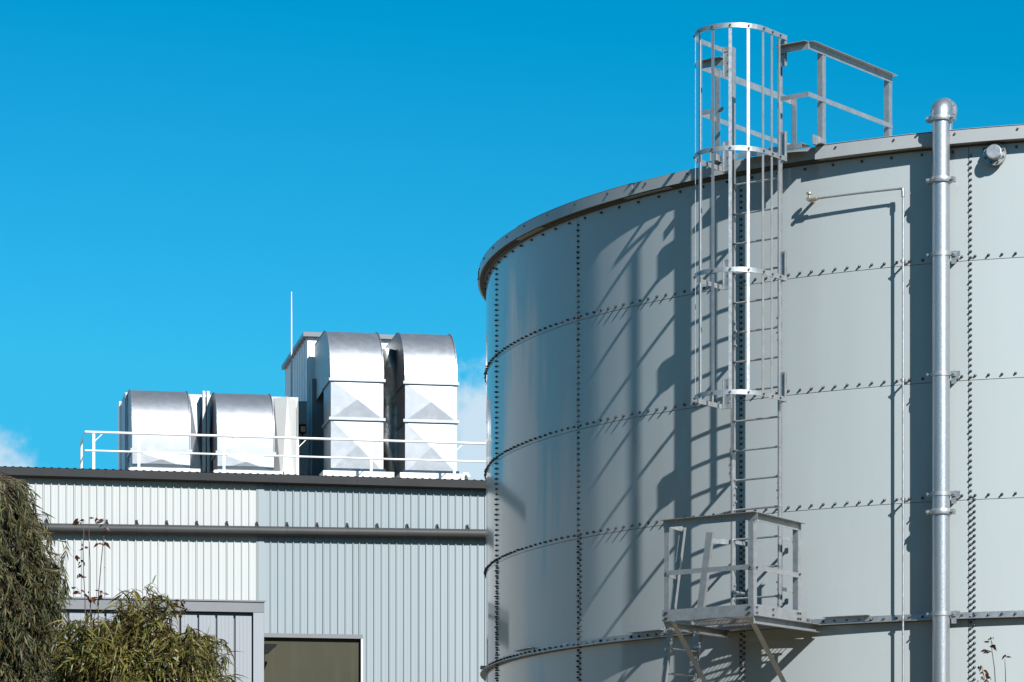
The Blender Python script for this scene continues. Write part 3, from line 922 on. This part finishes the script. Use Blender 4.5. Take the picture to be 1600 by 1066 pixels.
# wall lamp reaching over the recessed bay
lu = bu(412, AV); lz = bz(425, 1007, AV)
lp_ = thing('wall_lamp', 'dark shoebox lamp reaching from the annex corner over the olive recess', 'lamp', BP(lu, AV+0.1, lz-0.3))
mb = MB()
pr = [(0.02, 0.02), (0.30, 0.02), (0.31, -0.03), (0.22, -0.10), (0.12, -0.20), (0.02, -0.22)]
vs = [BP(AU1+a_, AV+0.05+d_, lz+b_) for d_ in (0, 0.22) for a_, b_ in pr]; m_ = len(pr)
mb.add(vs, [(i, (i+1) % m_, m_+(i+1) % m_, m_+i) for i in range(m_)] + [tuple(range(m_)), tuple(range(m_, 2*m_))[::-1]])
mb.build('housing', M['dark'], lp_, fix=True)
mb = MB(); mb.box(BP(AU1+0.012, AV+0.16, lz-0.27), (BE, BB, UP), (0.014, 0.06, 0.16)); mb.build('mounting_plate', M['dark'], lp_)

# ================================================================== ROOF PLANT
def zr(u): return gut(u) + 0.16
def cross_panel(mb, u0, u1, v, z0, z1, d=0.03):
    c = BP((u0+u1)/2, v-d, (z0+z1)/2)
    mb.add([BP(u0, v, z0), BP(u1, v, z0), BP(u1, v, z1), BP(u0, v, z1), c], [(0,1,4),(1,2,4),(2,3,4),(3,0,4)])
def cross_side(mb, u, v0, v1, z0, z1, d=0.03, s=-1):
    c = BP(u + s*d, (v0+v1)/2, (z0+z1)/2)
    mb.add([BP(u, v0, z0), BP(u, v1, z0), BP(u, v1, z1), BP(u, v0, z1), c], [(1,0,4),(2,1,4),(3,2,4),(0,3,4)])
def flange_ring(u0, u1, v0, v1, z, h=0.035, o=0.05):
    mb = MB()
    mb.box(BP((u0+u1)/2, v0-o/2+0.002, z), (BE, BB, UP), ((u1-u0)/2+o, o/2, h))
    mb.box(BP(u0-o/2+0.002, (v0+v1)/2, z), (BE, BB, UP), (o/2, (v1-v0)/2, h))
    mb.box(BP(u1+o/2-0.002, (v0+v1)/2, z), (BE, BB, UP), (o/2, (v1-v0)/2, h))
    return mb
def elbow_duct(label, x0, x1, ytop, fl_y, base_y, dep, run, cx0, cx1):
    V0 = 1.2
    u0, u1 = bu(x0, V0), bu(x1, V0)
    xm = (x0+x1)/2
    d = thing('elbow_duct', label, 'duct', BP((u0+u1)/2, V0+dep/2, zr(u0)), 'elbow ducts on the roof')
    ztop = bz(xm, ytop, V0 + dep*0.75)
    zf = [bz(xm, y, V0) for y in fl_y]
    zb = bz(xm, base_y, V0)
    rad = dep
    zc = ztop - rad
    arc = [(V0 + rad - rad*cos(a), zc + rad*sin(a)) for a in [R_(90*i/14) for i in range(15)]]
    outer = [(V0, zf[0])] + arc + [(V0+rad+run, ztop)]
    mb = MB(); vs = []
    for v, z in outer: vs += [BP(u0, v, z), BP(u1, v, z)]
    mb.add(vs, [(2*i, 2*i+1, 2*i+3, 2*i+2) for i in range(len(outer)-1)])
    eb = mb.build('elbow', M['duct'], d, smooth=45)
    # standing seam along both outer edges
    for u in (u0, u1):
        mb = MB()
        pts = [BP(u, v, z) for v, z in outer]
        nrm = []
        for i in range(len(outer)):
            a = outer[max(i-1, 0)]; b = outer[min(i+1, len(outer)-1)]
            dv, dz = b[0]-a[0], b[1]-a[1]
            nrm.append(BB*(-dz) + UP*dv)
        mb.ribbon([p_ + n1.normalized()*0.012 for p_, n1 in zip(pts, nrm)], nrm, BE*0.022, 0.028)
        mb.build('edge_seam', M['duct'], eb, fix=True)
    # cheeks
    inner_v, inner_z = V0+rad, zc
    for u, s in ((u0, -1), (u1, 1)):
        mb = MB()
        poly = [BP(u, v, z) for v, z in outer] + [BP(u, V0+rad+run, zf[0]-0.05), BP(u, V0+rad, zf[0])]
        c = BP(u, V0+rad*0.6, zc+rad*0.3)
        k = len(poly)
        mb.add(poly + [c], [(i, (i+1) % k, k) for i in range(k)])
        mb.build('cheek', M['duct'], eb, fix=False)
    lev = zf + [zb + 0.02]
    for i in range(len(lev)-1):
        z1_, z0_ = lev[i], lev[i+1]
        mb = MB()
        cross_panel(mb, u0, u1, V0, z0_, z1_, 0.036)
        cross_side(mb, u0, V0, V0+dep, z0_, z1_, 0.035, -1); cross_side(mb, u1, V0, V0+dep, z0_, z1_, 0.035, 1)
        mb.add([BP(u0, V0+dep, z0_), BP(u1, V0+dep, z0_), BP(u1, V0+dep, z1_), BP(u0, V0+dep, z1_)], [(3,2,1,0)])
        mb.build('duct_section', M['duct'], d)
    for z in zf + ([zb+0.05] if len(zf) > 1 else []):
        flange_ring(u0, u1, V0, V0+dep, z).build('flange', M['duct'], d)
    cu0, cu1 = bu(cx0, V0-0.12), bu(cx1, V0-0.12)
    mb = MB(); mb.box(BP((cu0+cu1)/2, V0+dep/2, zb-0.09), (BE, BB, UP), ((cu1-cu0)/2, dep/2+0.12, 0.10)); mb.build('curb', M['white'], d)
    return u0, u1, V0, ztop, zb
d1 = elbow_duct('leftmost short elbow duct behind the roof railing', 207, 297, 609, (704,), 733, 1.25, 0.5, 201, 313)
d2 = elbow_duct('short elbow duct left of the tall pair, second from the left', 340, 428, 613.5, (708,), 737, 1.25, 0.5, 334, 444)
d3 = elbow_duct('left one of the two tall elbow ducts, joined to the plant room', 517, 599, 517, (594, 655), 738, 1.45, 1.9, 505, 616)
d4 = elbow_duct('tall elbow duct nearest the tank, right one of the tall pair', 633, 714, 520, (599, 658.5), 741, 1.45, 1.9, 625, 731)

# air handler behind the two short ducts
ahv = 2.95
a0, a1 = bu(195.5, ahv), bu(466, ahv)
ah = thing('air_handler', 'low metal air handler casing behind the two short elbow ducts', 'air handler', BP((a0+a1)/2, ahv, zr(a0)))
zt1 = bz(300, 616, ahv); zb1 = zr(a0) - 0.1
mb = MB(); mb.box(BP((a0+a1)/2, ahv+1.36, (zt1+zb1)/2), (BE, BB, UP), ((a1-a0)/2, 1.35, (zt1-zb1)/2)); mb.build('casing', M['duct'], ah)
cuts = [195.5, 229, 262, 295.5, 319, 334, 380, 427, 447, 466]
for i in range(len(cuts)-1):
    q0, q1 = bu(cuts[i], ahv)+0.015, bu(cuts[i+1], ahv)-0.015
    mb = MB(); cross_panel(mb, q0, q1, ahv-0.004, zb1+0.3, zt1-0.02, 0.10 if i in (7,) else 0.06); mb.build('casing_panel', M['duct'], ah)
for x_ in (318.5, 325):
    q = bu(x_, ahv-0.3)
    mb = MB(); mb.box(BP(q, ahv-0.25, (zt1+zb1)/2+0.03), (BE, BB, UP), (0.035, 0.12, (zt1-zb1)/2)); mb.build('upright', M['galv'], ah)
# left return wing of the air handler
wq0, wq1 = bu(186.5, 4.6), bu(196, 4.6)
mb = MB(); mb.box(BP((wq0+wq1)/2, 4.9, (zt1+zb1)/2+0.03), (BE, BB, UP), ((wq1-wq0)/2, 0.3, (zt1-zb1)/2)); mb.build('end_wing', M['room_white'], ah)

# transition box right of duct two
tv = 2.2
q0, q1 = bu(428, tv), bu(452, tv)
tr_o = thing('transition_duct', 'creased metal transition duct right of the second short elbow duct', 'duct', BP(q0, tv, zr(q0)))
z0_, z1_ = zr(q0)-0.05, bz(440, 622.5, tv)
qm = bu(447, tv-0.35)
mb = MB()
A_, B_, C_, D_ = BP(q0, tv, z0_), BP(bu(440,tv-.3), tv-0.30, z0_), BP(bu(449,tv-.3), tv-0.30, z1_), BP(q0, tv, z1_)
mb.add([A_, B_, C_, D_], [(0,1,3), (1,2,3)])
E_, F_ = BP(bu(465,tv), tv+0.3, z0_), BP(bu(465,tv), tv+0.3, z1_)
mid = (B_+C_+E_+F_)/4 + BB*-0.12
mb.add([B_, E_, F_, C_, mid], [(0,1,4),(1,2,4),(2,3,4),(3,0,4)])
mb.build('casing', M['white'], tr_o)

# plant room with flat roof
pv = 4.85
pu0, pu1 = bu(480.5, pv), bu(640, pv)
pz1 = bz(480.5, 523.5, pv)
pr_ = thing('plant_room', 'white ribbed rooftop plant room with flat roof behind the tall ducts', 'plant room', BP((pu0+pu1)/2, pv+2.3, zr(pu0)))
mb = MB(); pd = 4.9
z0_ = zr(pu0) - 0.4
def q4(a, b, z0, z1): mb.add([BP(*a, z0), BP(*b, z0), BP(*b, z1), BP(*a, z1)], [(0,1,2,3)])
q4((pu0, pv), (pu1, pv), z0_, pz1-0.05); q4((pu1, pv), (pu1, pv+pd), z0_, pz1-0.05); q4((pu1, pv+pd), (pu0, pv+pd), z0_, pz1-0.05); q4((pu0, pv+pd), (pu0, pv), z0_, pz1-0.05)
mb.build('wall', M['room_white'], pr_)
k = 0
for i in range(9):
    v0_ = pv + pd*i/9; v1_ = pv + pd*(i+1)/9
    mb = MB()
    mb.add([BP(pu0-0.01, v0_, z0_), BP(pu0-0.01, v1_-0.10, z0_), BP(pu0-0.04, v1_-0.06, z0_), BP(pu0-0.01, v1_-0.01, z0_),
            BP(pu0-0.01, v0_, pz1-.06), BP(pu0-0.01, v1_-0.10, pz1-.06), BP(pu0-0.04, v1_-0.06, pz1-.06), BP(pu0-0.01, v1_-0.01, pz1-.06)],
           [(0,4,5,1), (1,5,6,2), (2,6,7,3)])
    mb.build('wall_sheet', M['room_white'], pr_)
mb = MB(); mb.box(BP((pu0+pu1)/2, pv+pd/2, pz1), (BE, BB, UP), ((pu1-pu0)/2+0.12, pd/2+0.12, 0.055)); mb.build('roof', M['trim2'], pr_)
mb = MB(); mb.box(BP(pu0+0.55, pv-0.3, (z0_+bz(495,598,pv))/2), (BE, BB, UP), (0.5, 0.28, (bz(495,598,pv)-z0_)/2)); mb.build('door_recess', M['annex'], pr_)

# control cabinet with amber lamp
cv = 3.3
cu0, cu1 = bu(465.5, cv), bu(479.5, cv)
cb = thing('control_cabinet', 'narrow grey control cabinet with amber lamp between the duct groups', 'cabinet', BP((cu0+cu1)/2, cv+0.3, zr(cu0)))
cz0, cz1 = zr(cu0)-0.05, bz(472, 627, cv)
mb = MB(); mb.box(BP((cu0+cu1)/2, cv+0.3, (cz0+cz1)/2), (BE, BB, UP), ((cu1-cu0)/2, 0.3, (cz1-cz0)/2)); mb.build('body', M['annex'], cb)
mb = MB(); mb.box(BP((cu0+cu1)/2, cv-0.008, (cz0+cz1)/2+0.5), (BE, BB, UP), ((cu1-cu0)/2-0.02, 0.007, (cz1-cz0)/2-0.55)); mb.build('door', M['grey_clad'], cb)
lzz = bz(472, 671, cv)
mb = MB(); mb.box(BP((cu0+cu1)/2, cv-0.06, lzz), (BE, BB, UP), (0.085, 0.045, 0.11)); lm = mb.build('lamp_box', M['dark'], cb)
mb = MB(); mb.box(BP((cu0+cu1)/2, cv-0.115, lzz-0.01), (BE, BB, UP), (0.06, 0.012, 0.07)); mb.build('lens', M['lamp'], lm)
mb = MB(); mb.tube([BP((cu0+cu1)/2, cv-0.03, lzz-0.11), BP((cu0+cu1)/2, cv-0.03, lzz-0.35)], 0.02, 6); mb.build('conduit', M['dark'], cb)

# dented duct between the tall pair
fv = 2.8
fu0, fu1 = bu(597, fv), bu(624, fv)
fz0, fz1 = zr(fu0), bz(610, 545, fv)
mb = MB(); NU, NZ = 14, 60
rnd = random.Random(5)
vs = []
for j in range(NZ+1):
    for i in range(NU+1):
        a = i/NU; z = fz0 + (fz1-fz0)*j/NZ
        w = 0.10*sin(6.0*j/NZ*2 + a*2) + 0.05*sin(17*j/NZ + 3*a) + 0.35*(a-0.5)**2*1.5
        vs.append(BP(fu0 + (fu1-fu0)*a, fv + w, z))
m_ = NU+1
mb.add(vs, [(j*m_+i, j*m_+i+1, (j+1)*m_+i+1, (j+1)*m_+i) for j in range(NZ) for i in range(NU)])
b0_ = len(mb.v)
mb.box(BP((fu0+fu1)/2, fv+0.62, (fz0+fz1)/2), (BE, BB, UP), ((fu1-fu0)/2, 0.3, (fz1-fz0)/2))
o = mb.build('dented_duct', M['crumple'], None, smooth=40)
tag(o, 'dented dull metal duct standing in shade between the two tall elbow ducts', 'duct')

# roof railing
rv = 0.35
rl = thing('roof_railing', 'white tubular railing along the roof edge in front of the ducts', 'railing', BP(0, rv, zr(0)))
ru0, ru1 = bu(133, rv), 7.6
zt_ = bz(133, 675, rv); zm_ = bz(133, 704, rv)
def rz(z, u): return z - 0.0035*(u-ru0)*0.6
back = 1.75
mb = MB(); mb.tube([BP(ru0, rv+back, zt_), BP(ru0, rv, zt_), BP(ru1, rv, rz(zt_, ru1))], 0.031, 10); mb.build('top_rail', M['white'], rl, smooth=50)
mb = MB(); mb.tube([BP(ru0, rv+back+1.0, zm_), BP(ru0, rv, zm_), BP(ru1, rv, rz(zm_, ru1))], 0.024, 10); mb.build('mid_rail', M['white'], rl, smooth=50)
for x_ in (146.5, 217, 350, 465, 580, 710):
    q = bu(x_, rv)
    mb = MB(); mb.box(BP(q, rv+0.012, (zr(q)+rz(zt_, q))/2), (BE, BB, UP), (0.032, 0.018, (rz(zt_, q)-zr(q))/2)); po = mb.build('post', M['white'], rl)
    mb = MB(); mb.bar(BP(q+0.02, rv+0.01, rz(zt_, q)-0.22), BP(q+0.22, rv+0.01, rz(zt_, q)-0.02), 0.012, 0.02); mb.build('gusset', M['white'], po)
mb = MB(); mb.tube([BP(ru0, rv+back, zr(ru0)), BP(ru0, rv+back, zt_)], 0.03, 8); mb.build('post', M['white'], rl, smooth=50)

# roof sundries
for x0, x1, lb in ((12.5, 53, 'long low white roof vent box at the far left roof edge'), (97, 139, 'low white roof vent box at the railing return')):
    v = 1.0
    q0, q1 = bu(x0, v), bu(x1, v)
    s_ = thing('roof_vent', lb, 'vent', BP((q0+q1)/2, v, zr(q0)), 'white vent boxes on the roof')
    zt2 = bz(x0, 730.5 if x0 < 50 else 732.5, v)
    mb = MB(); mb.box(BP((q0+q1)/2, v+0.25, zt2-0.06), (BE, BB, UP), ((q1-q0)/2, 0.3, 0.05)); mb.build('lid', M['white'], s_)
    mb = MB(); mb.box(BP((q0+q1)/2, v+0.25, zt2-0.19), (BE, BB, UP), ((q1-q0)/2-0.05, 0.27, 0.079)); mb.build('curb', M['galv'], s_)
v = 6.0; q = bu(455.5, v)
an = thing('antenna_mast', 'thin white antenna rod rising behind the plant room', 'antenna', BP(q, v, zr(q)))
mb = MB(); mb.tube([BP(q, v, zr(q)-.1), BP(q, v, bz(455.5, 500, v)), BP(q, v, bz(455.5, 456, v))], [0.024, 0.018, 0.012], 8); mb.build('rod', M['white'], an, smooth=60)
mb = MB(); mb.box(BP(q, v, zr(q)), (BE, BB, UP), (0.12, 0.12, 0.12)); mb.build('foot', M['galv'], an)
v = 1.0; q = bu(724, v)
ve = thing('vent_cowl', 'small white bent vent pipe at the foot of the rightmost duct', 'vent', BP(q, v, zr(q)))
zc = bz(722, 742, v)
mb = MB(); mb.tube([BP(q-0.02, v, zr(q)-.2), BP(q-0.02, v, zc-0.06), BP(q+0.02, v, zc+0.02), BP(q+0.10, v, zc+0.02), BP(q+0.14, v, zc-0.06)], 0.05, 10); mb.build('cowl', M['white'], ve, smooth=60)
mb = MB(); mb.tube([BP(q-0.02, v, zr(q)-.2), BP(q-0.02, v, zr(q)+0.02)], 0.075, 10); mb.build('collar', M['galv'], ve, smooth=60)

# ================================================================== PLANTS
def leaf_mesh(ln, wd, bend, fold=0.25):
    # lance-shaped leaf along +Y, normal +Z, drooping
    v = []; f = []
    st = [(0, 0.10), (0.18, 0.72), (0.42, 1.0), (0.72, 0.62), (1.0, 0.03)]
    for s, w in st:
        y = ln*s; z = -bend*ln*s*s; hw = wd*w/2
        x0 = 0.10*ln*s*s*(1 if wd > 0 else -1)
        v += [Vector((x0-hw, y, z + hw*fold)), Vector((x0, y, z)), Vector((x0+hw, y, z + hw*fold))]
    for i in range(len(st)-1):
        a = 3*i
        f += [(a, a+1, a+4, a+3), (a+1, a+2, a+5, a+4)]
    return v, f
def orient(d, up):
    y = d.normalized(); x = y.cross(up)
    if x.length < 1e-3: x = y.orthogonal()
    x.normalize(); z = x.cross(y)
    return Matrix((x, y, z)).transposed().to_4x4()
def plant(name, label, cat, base, trunk_pts, trunk_r, twigs, mat, leaf_args, seed, droop, nleaf=9, llen=(0.8,1.2), single=300, twig_mat=None, twig_r=0.004, spread=(35, 75)):
    rnd = random.Random(seed)
    o = thing(name, label, cat, base)
    mb = MB()
    for pts, rs in trunk_pts: mb.tube(pts, rs, 8)
    mb.build('trunk', M['bark'], o, smooth=60)
    lv = [leaf_mesh(*a) for a in leaf_args]
    tb = MB(); leaves = []
    for a, b in twigs:
        d = b-a; L_ = d.length
        mid = a + d*0.5 + Vector((rnd.uniform(-.1,.1), rnd.uniform(-.1,.1), 0.12*L_ if not droop else 0.25*L_))
        pts = [a, mid, b]
        tb.tube([a, (a+mid)/2 + Vector((0,0,.02*L_)), mid, (mid+b)/2 + Vector((0,0,.02*L_)), b], [twig_r*1.6, twig_r*1.3, twig_r, twig_r*.8, twig_r*.5], 4, cap=False)
        for k in range(nleaf):
            s = 0.25 + 0.75*(k + rnd.random()*0.6)/nleaf
            s = min(s, 1.0)
            p_ = a.lerp(mid, s*2) if s < .5 else mid.lerp(b, s*2-1)
            tdir = ((mid-a) if s < .5 else (b-mid)).normalized()
            ang = R_(rnd.uniform(*spread)) * (1 if k % 2 else -1)
            ax_ = tdir.orthogonal(); ax_.rotate(Matrix.Rotation(rnd.uniform(0, 6.28), 3, tdir))
            ld_ = tdir.copy(); ld_.rotate(Matrix.Rotation(ang, 3, ax_))
            ld_ = (ld_ + Vector((0, 0, -droop*rnd.uniform(.5, 1.5)))).normalized()
            upv = Vector((rnd.gauss(0, .35), rnd.gauss(0, .35), 1)) if droop < 0.7 else Vector((rnd.gauss(0, 1), rnd.gauss(0, 1), .3))
            sc = rnd.uniform(*llen)
            mt = Matrix.Translation(p_) @ orient(ld_, upv) @ Matrix.Rotation(rnd.gauss(0, .4), 4, 'Y') @ Matrix.Scale(sc, 4)
            leaves.append((mt, rnd.randrange(len(lv))))
    tb.build('twigs', twig_mat or M['twig'], o, smooth=60, kind='stuff')
    def seen(l):
        p_ = l[0].translation
        x = 800 + FPX*p_.x/p_.y; y = HOR - FPX*(p_.z-EYE)/p_.y
        return 0 <= x <= 1600 and 0 <= y <= 1066
    leaves.sort(key=lambda l: (not seen(l), l[0].translation.y))
    srcs = {}
    for mt, i in leaves[:single]:
        if i not in srcs:
            mb = MB(); mb.add(*lv[i]); s_ = mb.build('leaf', mat, None, smooth=180)
            s_.parent = o; s_.matrix_local = Matrix.Translation(-OFF[o]) @ mt; srcs[i] = s_
        else:
            inst(srcs[i], 'leaf', o, mt)
    mb = MB()
    for mt, i in leaves[single:]:
        mb.add([mt @ v for v in lv[i][0]], lv[i][1])
    mb.build('foliage', mat, o, smooth=180, kind='stuff')
    return o

# rounded gum shrub, crown well above the frame's lower edge
rnd = random.Random(3)
YB = 24.0
cb_ = at(204, 1066, YB); cb_.z -= 0.15
def lump(rnd, c, rx, ry, rz_, lob):
    d = Vector((rnd.gauss(0,1), rnd.gauss(0,1), rnd.gauss(0,1))).normalized()
    r = 0.86 + 0.13*sin(3.1*d.x*2+lob) * cos(2.7*d.z*2+lob) + 0.08*sin(7*d.x+5*d.y+lob)
    return c + Vector((d.x*rx*r, d.y*ry*r, d.z*rz_*r)), d
tw = []
for i in range(2000):
    q, d = lump(rnd, cb_, 0.87, 0.80, 0.91, 0.6)
    s = rnd.uniform(0.5, 1.0)**0.55
    tip = cb_ + (q-cb_)*s
    ln = rnd.uniform(0.12, 0.28)
    st_ = tip - (d*0.75 + Vector((0,0,0.35))).normalized()*ln
    tw.append((st_, tip + Vector((0,0,-0.03))))
base = Vector((cb_.x, cb_.y, 0))
trunks = []
for i in range(7):
    a = 2*pi*i/7
    top = cb_ + Vector((cos(a)*0.45, sin(a)*0.45, 0.15+0.2*(i % 2)))
    trunks.append(([base + Vector((cos(a)*.05, sin(a)*.05, 0)), base.lerp(top, .45) + Vector((cos(a)*.08, sin(a)*.08, 0)), base.lerp(top, .8), top], [0.035, 0.025, 0.016, 0.006]))
plant('gum_shrub', 'rounded olive green shrub with narrow curved leaves in front of the annex', 'shrub', base, trunks, 0.03, tw, M['leaf_bush'],
      [(0.105, 0.0175, 0.7), (0.125, -0.017, 0.95), (0.09, 0.0175, 0.5), (0.13, 0.0165, 1.1), (0.065, 0.015, 0.4)], 8, 0.45, nleaf=10, llen=(0.55,1.0), twig_r=0.003)

# weeping gum tree at the left edge
YT = 26.5
rnd = random.Random(9)
tw = []
def tree_edge(py):      # half width of the crown, read off its outline
    return None
ct = at(-25, 1010, YT)
def out_x(py):
    pts = [(748, 40), (780, 52), (810, 66), (840, 84), (870, 98), (900, 106), (950, 118), (1000, 112), (1066, 115), (1200, 120)]
    for (y0, x0), (y1, x1) in zip(pts, pts[1:]):
        if y0 <= py <= y1: return x0 + (x1-x0)*(py-y0)/(y1-y0)
    return 110
for i in range(1700):
    py = 774 + (1170-774)*rnd.random()**0.95
    xe = out_x(py)
    half = xe + 25
    s = (rnd.random()**0.75)*(1 if rnd.random() < .8 else -1)
    px_ = -25 + half*s*rnd.uniform(.74, 1.06)
    dep = rnd.uniform(-1, 1)*0.55*math.sqrt(max(0.05, 1-s*s*.8))
    tip = at(px_, py, YT + dep)
    d = Vector((s*0.8, dep, -0.2)).normalized()
    st_ = tip - d*rnd.uniform(.12, .28) + Vector((0,0,rnd.uniform(.06, .18)))
    tw.append((st_, tip))
base = Vector((ct.x, YT, 0))
trunks = [([base, base + Vector((.05,0,1.5)), base + Vector((-.03,0.05,3)), base + Vector((.05,0,4.6))], [0.07, 0.06, 0.045, 0.012])]
for i in range(8):
    a = 2.4*i; z = 2.2 + 0.3*i
    trunks.append(([base + Vector((0,0,z)), base + Vector((cos(a)*.25, sin(a)*.2, z+.35)), base + Vector((cos(a)*.5, sin(a)*.4, z+.5))], [0.025, 0.016, 0.006]))
plant('weeping_gum_tree', 'weeping dark green gum tree with hanging narrow leaves at the left edge', 'tree', base, trunks, 0.06, tw, M['leaf_tree'],
      [(0.085, 0.0115, 0.2), (0.10, -0.0115, 0.35), (0.065, 0.011, 0.15)], 21, 0.8, nleaf=13, twig_r=0.002, spread=(25, 60))

# tree ring added out of view behind and left, to cut sky light; the glossy tank mirrors it
rnd = random.Random(77)
mb = MB()
for i in range(150):
    az = R_(-50 - 237*i/149 + rnd.uniform(-1, 1))
    rad = rnd.uniform(50, 66)
    c = Vector((sin(az)*rad, cos(az)*rad + 12, 0)); hgt = rnd.uniform(12, 19); cw = rnd.uniform(3.2, 5.5)
    mb.tube([c, c + UP*hgt*0.6], [0.35, 0.15], 5)
    for k in range(150):
        d = Vector((rnd.gauss(0,1), rnd.gauss(0,1), rnd.gauss(0,1))).normalized()*rnd.random()**0.4
        p_ = c + Vector((d.x*cw, d.y*cw, hgt*0.52 + d.z*hgt*0.48))
        a_ = Vector((rnd.gauss(0,1), rnd.gauss(0,1), rnd.gauss(0,.6))).normalized()*rnd.uniform(.6, 1.3)
        b_ = a_.orthogonal().normalized()*rnd.uniform(.4, .9)
        mb.add([p_-a_, p_-b_, p_+a_, p_+b_], [(0,1,2,3)])
wd = mb.build('added_tree_screen', M['leaf_tree'], None, kind='stuff')
wd['label'] = 'added ring of dark gum trees out of view behind the viewer, cutting sky light'; wd['category'] = 'woodland'

# bare climber shoots with dry leaves
def shoot(name, label, pts, clusters, Y, seed, group, rr=0.0035):
    rnd = random.Random(seed)
    P = [at(x, y, Y + rnd.uniform(-.02, .02)) for x, y in pts]
    base = P[0]
    o = thing(name, label, 'plant', base, group)
    mb = MB(); mb.tube(P, [rr*(1.3-0.7*i/(len(P)-1)) for i in range(len(P))], 5); mb.build('stem', M['twig'], o, smooth=60)
    lv = [leaf_mesh(0.044, 0.026, 0.5), leaf_mesh(0.036, 0.02, 0.9), leaf_mesh(0.05, 0.02, 0.3)]
    src = None
    for cx, cy, n_, sprd in clusters:
        for k in range(n_):
            p_ = at(cx + rnd.gauss(0, sprd*.6), cy + rnd.gauss(0, sprd*.6), Y + rnd.uniform(-.05, .05))
            d = Vector((rnd.gauss(0, 1), rnd.gauss(0, .6), rnd.uniform(-1.2, .4)))
            mt = Matrix.Translation(p_) @ orient(d, Vector((rnd.gauss(0,1), -1, .4))) @ Matrix.Scale(rnd.uniform(.7, 1.2), 4)
            mb = MB(); mb.add(*lv[rnd.randrange(3)]); l_ = mb.build('leaf', M['leaf_dry'], None, smooth=180)
            l_.parent = o; l_.matrix_local = Matrix.Translation(-OFF[o]) @ mt
    return o
G1 = 'bare climber shoots above the shrub'
shoot('climber_shoot', 'leftmost bare climber shoot with curled brown leaves beside the weeping gum tree', [(134,1010),(133,940),(131,900),(130,860),(131,830),(125,816),(120,813)],
      [(121,814,3,4),(131,815,3,3),(129,857,4,4),(119,868,4,4),(127,880,4,4),(123,899,5,5),(120,923,7,6),(130,926,5,5)], 24.6, 4, G1)
shoot('climber_shoot', 'tallest bare climber shoot, nearly leafless, between two leafier shoots', [(142,1010),(141,930),(141,880),(139,840),(139.5,809)], [(139,810,1,1),(141,935,4,3)], 24.6, 5, G1)
shoot('climber_shoot', 'rightmost bare climber shoot with a drooping tip over the shrub', [(153,1010),(154,930),(158,880),(161,850),(163,830),(160,811),(150,812)],
      [(150,812,2,3),(161,813,4,4),(163,820,2,3),(154,850,2,2),(164,848,3,3),(156,926,4,5),(163,888,1,2),(151,934,3,4)], 24.6, 6, G1)
shoot('climber_shoot', 'dark leafy shoot rising from the right shoulder of the shrub', [(283,1010),(283,970),(282,945)], [(283,938,5,5),(276,945,5,5),(287,950,4,5),(281,957,4,5)], 24.3, 7, G1)
G2 = 'dry seed stalks before the tank'
shoot('seed_stalk', 'tallest dry seed stalk with reddish pods in front of the tank', [(1557,1100),(1554,1045),(1550,1018),(1549,1000)], [(1548,996,4,3),(1545,1002,3,3),(1552,1008,4,4),(1545,1016,3,3)], 25.5, 14, G2)
shoot('seed_stalk', 'slender dry seed stalk at the far right before the tank', [(1572,1100),(1571,1050),(1570,1030)], [(1570,1024,3,2)], 25.5, 15, G2)
shoot('seed_stalk', 'low leafy brown seed stalk left of the tallest stalk', [(1540,1110),(1538,1060),(1534,1040)], [(1531,1040,3,3),(1538,1052,5,4),(1530,1060,4,4),(1545,1062,4,4)], 25.5, 16, G2)
